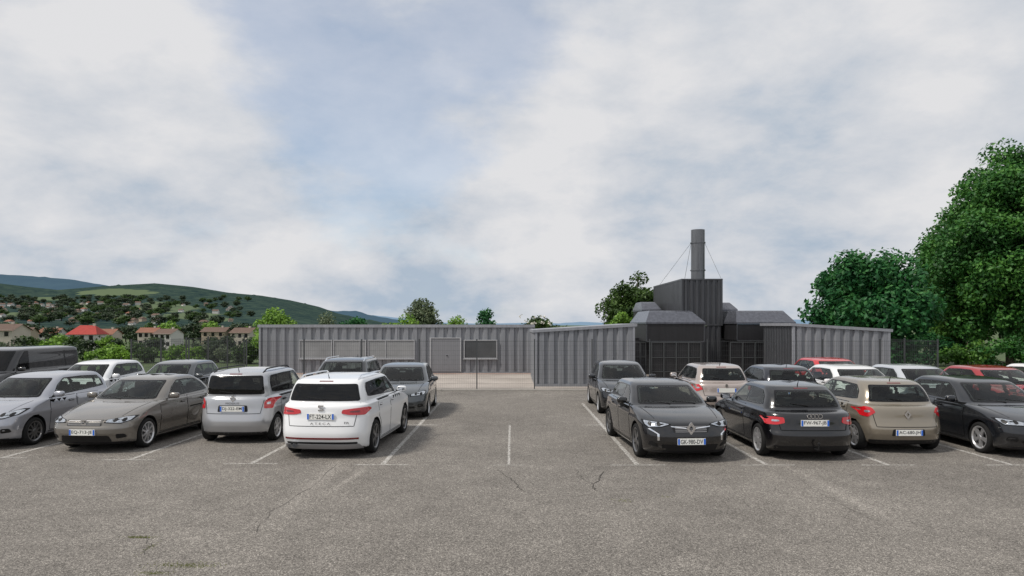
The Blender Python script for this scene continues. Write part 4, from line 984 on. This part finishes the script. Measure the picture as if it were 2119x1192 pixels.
for i,(px,py,Y,rx,mt,lb) in enumerate([(2000,700,40,2.2,'leaf_big2','low green bush under the tallest tree, beside the fence end'),(2095,690,39,2.6,'leaf_big','wide green bush under the tallest tree at the right edge'),(1915,680,44,2.2,'leaf_deep','dark bush behind the right end of the fence'),
   (15,704,46,2.4,'leaf_grey','olive bush behind the black van'),(235,716,45,1.8,'leaf_lime','light bush left of the fence end'),(300,712,48,1.9,'leaf_dark','dark bush behind the first fence panel'),(380,712,47,2.0,'leaf_lime','yellow green bush behind the second fence panel'),(450,708,48,1.7,'leaf_grey','olive bush behind the fence, left of the lime tree'),(515,702,47,1.5,'leaf_dark','dark bush against the left end of the long building'),(130,718,50,2.0,'leaf_dark','dark low bush behind the white hatchback')]):
    tree((wx(px,Y),Y),wz(py,Y),rx,.0,2600,.10,M[mt],lb,'bush',cat='bush',nc=22,rc=.5,ry=1.4)
# ------------------------------------------------------------------ hills
def hill(name,ridge,Yb,Yc,mat,fields=(),zb=-6,nz_amp=4,na=120,nb=26):
    rp=np.array(ridge); pxs=np.linspace(rp[0,0],rp[-1,0],na); V=[];att=[]
    def pos(px,t):
        py=np.interp(px,rp[:,0],rp[:,1]); Y=Yb+(Yc-Yb)*t; zc=CH+(HY-py)/FPX*Yc; s=t*t*(3-2*t)*.55+t*.45
        z=zb+(zc-zb)*s
        if 0<t<1: z+=nz_amp*math.sin(px*.021+t*7)*math.sin(t*math.pi)
        return (wx(px,Y),Y,z)
    for j in range(nb+2):
        for i,px in enumerate(pxs):
            if j<=nb: x,y,z=pos(px,j/nb)
            else:
                x,y,z=pos(px,1); y+=400; z-=60
            if j==nb: z+=rng.normal()*nz_amp*.5
            V.append((x,y,z))
            ppx=CX+x/y*FPX; ppy=HY-(z-CH)/y*FPX
            a=0
            for (cx_,cy_,rx_,ry_) in fields:
                a=max(a,1-((ppx-cx_)/rx_)**2-((ppy-cy_)/ry_)**2)
            att.append(max(a,0))
    F=[(j*na+i,j*na+i+1,(j+1)*na+i+1,(j+1)*na+i) for j in range(nb+1) for i in range(na-1)]
    o=mesh_obj(name,V,F,mat,None,True,None,80); at=o.data.attributes.new('field','FLOAT','POINT'); at.data.foreach_set('value',att)
    tag(o,kind='structure'); return pos
def hillmat(name,forest_d,forest_l,field,sc1_,haze_glow):
    m,nt,b=newmat(name); b.inputs['Roughness'].default_value=1; b.inputs['Specular IOR Level'].default_value=0
    g=nt.nodes.new('ShaderNodeNewGeometry')
    n=nt.nodes.new('ShaderNodeTexNoise'); n.inputs['Scale'].default_value=sc1_; n.inputs['Detail'].default_value=8; n.inputs['Roughness'].default_value=.8
    nt.links.new(g.outputs['Position'],n.inputs['Vector'])
    r=nt.nodes.new('ShaderNodeValToRGB'); e=r.color_ramp.elements; e[0].position=.42; e[0].color=(*forest_d,1); e[1].position=.60; e[1].color=(*forest_l,1)
    nt.links.new(n.outputs['Fac'],r.inputs[0])
    n3_=nt.nodes.new('ShaderNodeTexNoise'); n3_.inputs['Scale'].default_value=sc1_*.35; n3_.inputs['Detail'].default_value=6
    nt.links.new(g.outputs['Position'],n3_.inputs['Vector'])
    at=nt.nodes.new('ShaderNodeAttribute'); at.attribute_name='field'
    a=nt.nodes.new('ShaderNodeMath'); a.operation='MULTIPLY_ADD'; a.inputs[1].default_value=.60; nt.links.new(at.outputs['Fac'],a.inputs[0]); nt.links.new(n3_.outputs['Fac'],a.inputs[2])
    mr_=nt.nodes.new('ShaderNodeMapRange'); mr_.inputs[1].default_value=.68; mr_.inputs[2].default_value=.73; nt.links.new(a.outputs[0],mr_.inputs[0])
    mx=nt.nodes.new('ShaderNodeMix'); mx.data_type='RGBA'; nt.links.new(mr_.outputs[0],mx.inputs[0]); nt.links.new(r.outputs[0],mx.inputs[6]); mx.inputs[7].default_value=(*field,1)
    nt.links.new(mx.outputs[2],b.inputs['Base Color'])
    b.inputs['Emission Color'].default_value=(*haze_glow,1); b.inputs['Emission Strength'].default_value=1  # constant bluish emission stands in for aerial haze over the slopes
    return m
hm=hillmat('hill_forest',(.004,.012,.010),(.042,.062,.036),(.095,.12,.055),.035,(.019,.031,.038))
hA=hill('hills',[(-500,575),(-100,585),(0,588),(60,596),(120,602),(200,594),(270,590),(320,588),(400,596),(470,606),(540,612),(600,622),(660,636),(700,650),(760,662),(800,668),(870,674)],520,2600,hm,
    fields=[(240,605,100,9),(335,636,80,14),(390,655,70,9),(190,632,70,7),(440,662,60,6),(100,618,50,5),(60,650,60,5),(250,655,60,6)],na=260,nb=46)
hb=hillmat('hill_blue_haze',(.022,.04,.05),(.03,.052,.06),(.1,.13,.1),.006,(.045,.074,.110))  # forest tones shifted to blue, distance haze painted into the colour
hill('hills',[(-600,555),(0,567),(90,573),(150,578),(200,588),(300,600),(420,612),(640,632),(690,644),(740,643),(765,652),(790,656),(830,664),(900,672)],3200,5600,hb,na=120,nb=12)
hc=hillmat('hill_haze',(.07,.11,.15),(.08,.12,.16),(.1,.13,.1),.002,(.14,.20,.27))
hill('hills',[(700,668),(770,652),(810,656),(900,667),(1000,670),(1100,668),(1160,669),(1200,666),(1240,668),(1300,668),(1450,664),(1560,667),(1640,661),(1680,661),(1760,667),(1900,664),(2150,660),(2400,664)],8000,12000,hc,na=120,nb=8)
# ------------------------------------------------------------------ houses
WALLS=[simple('render_cream',(.46,.42,.36),.9,0,0,.1,.4),simple('render_white',(.54,.53,.51),.9,0,0,.1,.4),simple('render_ochre',(.36,.30,.23),.9,0,0,.1,.4)]
ROOFS=[simple('roof_orange',(.22,.095,.06),.9,0,0,.35,1.5),simple('roof_brown',(.12,.078,.06),.9,0,0,.35,1.5),simple('roof_red',(.34,.045,.035),.9,0,0,.3,1.5),simple('roof_grey',(.10,.095,.095),.9,0,0,.3,1.5)]
def house_mesh(w_,d,h,rh,mi,ri,hip=.0):
    mb=MB(); mb.box(-w_/2,w_/2,-d/2,d/2,0,h)
    if hip==0:
        mb.add([(-w_/2,-d/2,h),(-w_/2,d/2,h),(-w_/2,0,h+rh*.97),(w_/2,-d/2,h),(w_/2,d/2,h),(w_/2,0,h+rh*.97)],[(0,2,1),(3,4,5)])
    wl=mb.build('wall',WALLS[mi]); o=.5; mb=MB(); x=w_/2+o-hip
    mb.add([(-w_/2-o,-d/2-o,h-.25),(w_/2+o,-d/2-o,h-.25),(w_/2+o,d/2+o,h-.25),(-w_/2-o,d/2+o,h-.25),(-x,0,h+rh),(x,0,h+rh)],[(0,1,5,4),(2,3,4,5),(1,2,5),(3,0,4),(0,3,2,1)] if hip else [(0,1,5,4),(2,3,4,5)])
    rf_=mb.build('roof',ROOFS[ri])
    return wl,rf_
vari=[house_mesh(9,7.5,5.8,2.2,[0,1,1,0,1,2][i],[1,0,1,3,1,1][i],[0,2,0,3,0,2][i]) for i in range(6)]
for a,b in vari: C.objects.unlink(a); C.objects.unlink(b)
wdh=MB(); wdh.box(-.5,.5,-.04,.04,0,1.2); wsrc=wdh.build('window',M['wglassd']); C.objects.unlink(wsrc)
crs=[]
for i,(mt,sz) in enumerate((('leaf_far',.45),('leaf_far',.4),('leaf_dark',.45),('leaf_lime',.4))):
    cents=[];rads=[]
    for k in range(16):
        d=rng.normal(size=3); d/=np.linalg.norm(d); cents.append((d[0]*2.0,d[1]*2.0,5+d[2]*2.6)); rads.append(rng.uniform(1.1,1.9))
    o=crownmesh('crown',cents,rads,[45]*16,sz,M[mt],None); C.objects.unlink(o); crs.append(o)
mb=MB(); mb.tube([(0,0,0),(0,0,3),(0,0,6)],[.3,.22,.08],6); trk=mb.build('trunk',M['bark']); C.objects.unlink(trk)
spots=[]
random.seed(21)
tries=0; nh=0; ntree=0
while (nh<72 or ntree<250) and tries<20000:
    tries+=1
    t=random.random()**1.2*.70+.02; px=random.choice([random.gauss(60,80),random.gauss(230,60),random.uniform(-20,540)])
    x,y,z=hA(px,t); ppy=HY-(z-CH)/y*FPX
    if not(-30<px<540) or ppy<616 or ppy>674: continue
    ish=(nh<72 and ppy>630 and px<(330 if nh<60 else 480) and random.random()<.30)
    if any((x-a)**2+(y-b)**2<(22 if ish else 8)**2 for a,b in spots): continue
    if not ish and ntree>=250: continue
    spots.append((x,y))
    if ish:
        nh+=1
        h=empty('village_house',(x,y,z-1),random.uniform(-.6,.6)); s=random.uniform(.55,.95); h.scale=(s,s,s)
        a,b=random.choice(vari); link_copy('wall',a,h); link_copy('roof',b,h)
        tag(h,'small tiled roof house among the village on the wooded hillside','house','village houses on the left hillside')
    else:
        ntree+=1; s=random.uniform(.8,1.5)
        h=empty('hillside_tree',(x,y,z-1.5),random.random()*6); h.scale=(s*1.8,s*1.8,s); tag(h,'dark round tree between the houses on the wooded hillside','tree','trees between the hillside houses')
        link_copy('crown',random.choice(crs[:3]),h); link_copy('trunk',trk,h)
near=[(12,185,8,9,6.2,1.6,0,1,'brown roofed house at the left edge of the photo in the near village'),(182,185,6.8,7,5.2,2.2,1,2,'white house with a bright red hipped roof and chimneys'),(45,225,7,8,5.0,1.7,2,1,'ochre house with a brown roof right of the edge house'),
 (312,230,5.5,7,5.2,1.4,0,0,'small cream house with an orange roof right of the red roofed one'),(350,215,5.5,7,4.9,1.4,1,1,'white house with a brown roof right of the small orange roofed one'),(450,240,8,7,5.3,1.4,2,1,'long ochre house with a brown roof behind the fence'),(508,225,6.5,7,5.1,1.5,0,1,'cream house with a brown roof, rightmost of the near village'),
 (225,225,5.5,6,4.6,1.6,0,0,'cream house with an orange roof just right of the bright red roof'),(110,250,6.5,7,4.6,1.8,1,0,'white house with an orange roof left of the bright red roof')]
for px,Y,w_,d,h,rh,mi,ri,lb in near:
    t=empty('village_house',(wx(px,Y),Y,-4.9),random.uniform(-.25,.25)); tag(t,lb,'house')
    a,b=house_mesh(w_,d,h,rh,mi,ri,2.0 if ri==2 else 0); a.parent=t; b.parent=t
    mb=MB(); mb.box(w_*.2,w_*.2+.6,-.3,.3,h+rh*.5,h+rh+.5); mb.build('chimney',WALLS[0],b)
    for k in range(3):
        for zz in (1.0,h-1.7):
            o=link_copy('window',wsrc,t,(-w_*.33+k*w_*.33,-d/2-.03,zz))
random.seed(5)
for k in range(140):
    px=random.uniform(-40,540); Y=random.choice([random.uniform(85,112),random.uniform(150,175),random.uniform(235,300),random.uniform(280,480)])
    s=random.uniform(.6,1.1)*(.45 if Y<120 else (.6 if Y<180 else 1.0))
    t=empty('village_tree',(wx(px,Y),Y,gz(0,Y)-.05),random.random()*6); t.scale=(s*1.25,s*1.25,s); tag(t,'round leafy tree among the houses of the left hand village','tree','trees scattered through the left village')
    link_copy('crown',random.choice(crs if Y<260 else crs[:3]),t); link_copy('trunk',trk,t)
for k in range(14):
    px=random.uniform(545,1240); Y=random.uniform(130,260); s=random.uniform(.7,1.0)
    t=empty('village_tree',(wx(px,Y),Y,gz(0,Y)-.05),random.random()*6); t.scale=(s*1.3,s*1.3,s); tag(t,'distant round tree just above the flat container roofs','tree','distant trees beyond the containers')
    link_copy('crown',random.choice(crs[:3]),t); link_copy('trunk',trk,t)
print('done',len(bpy.data.objects))
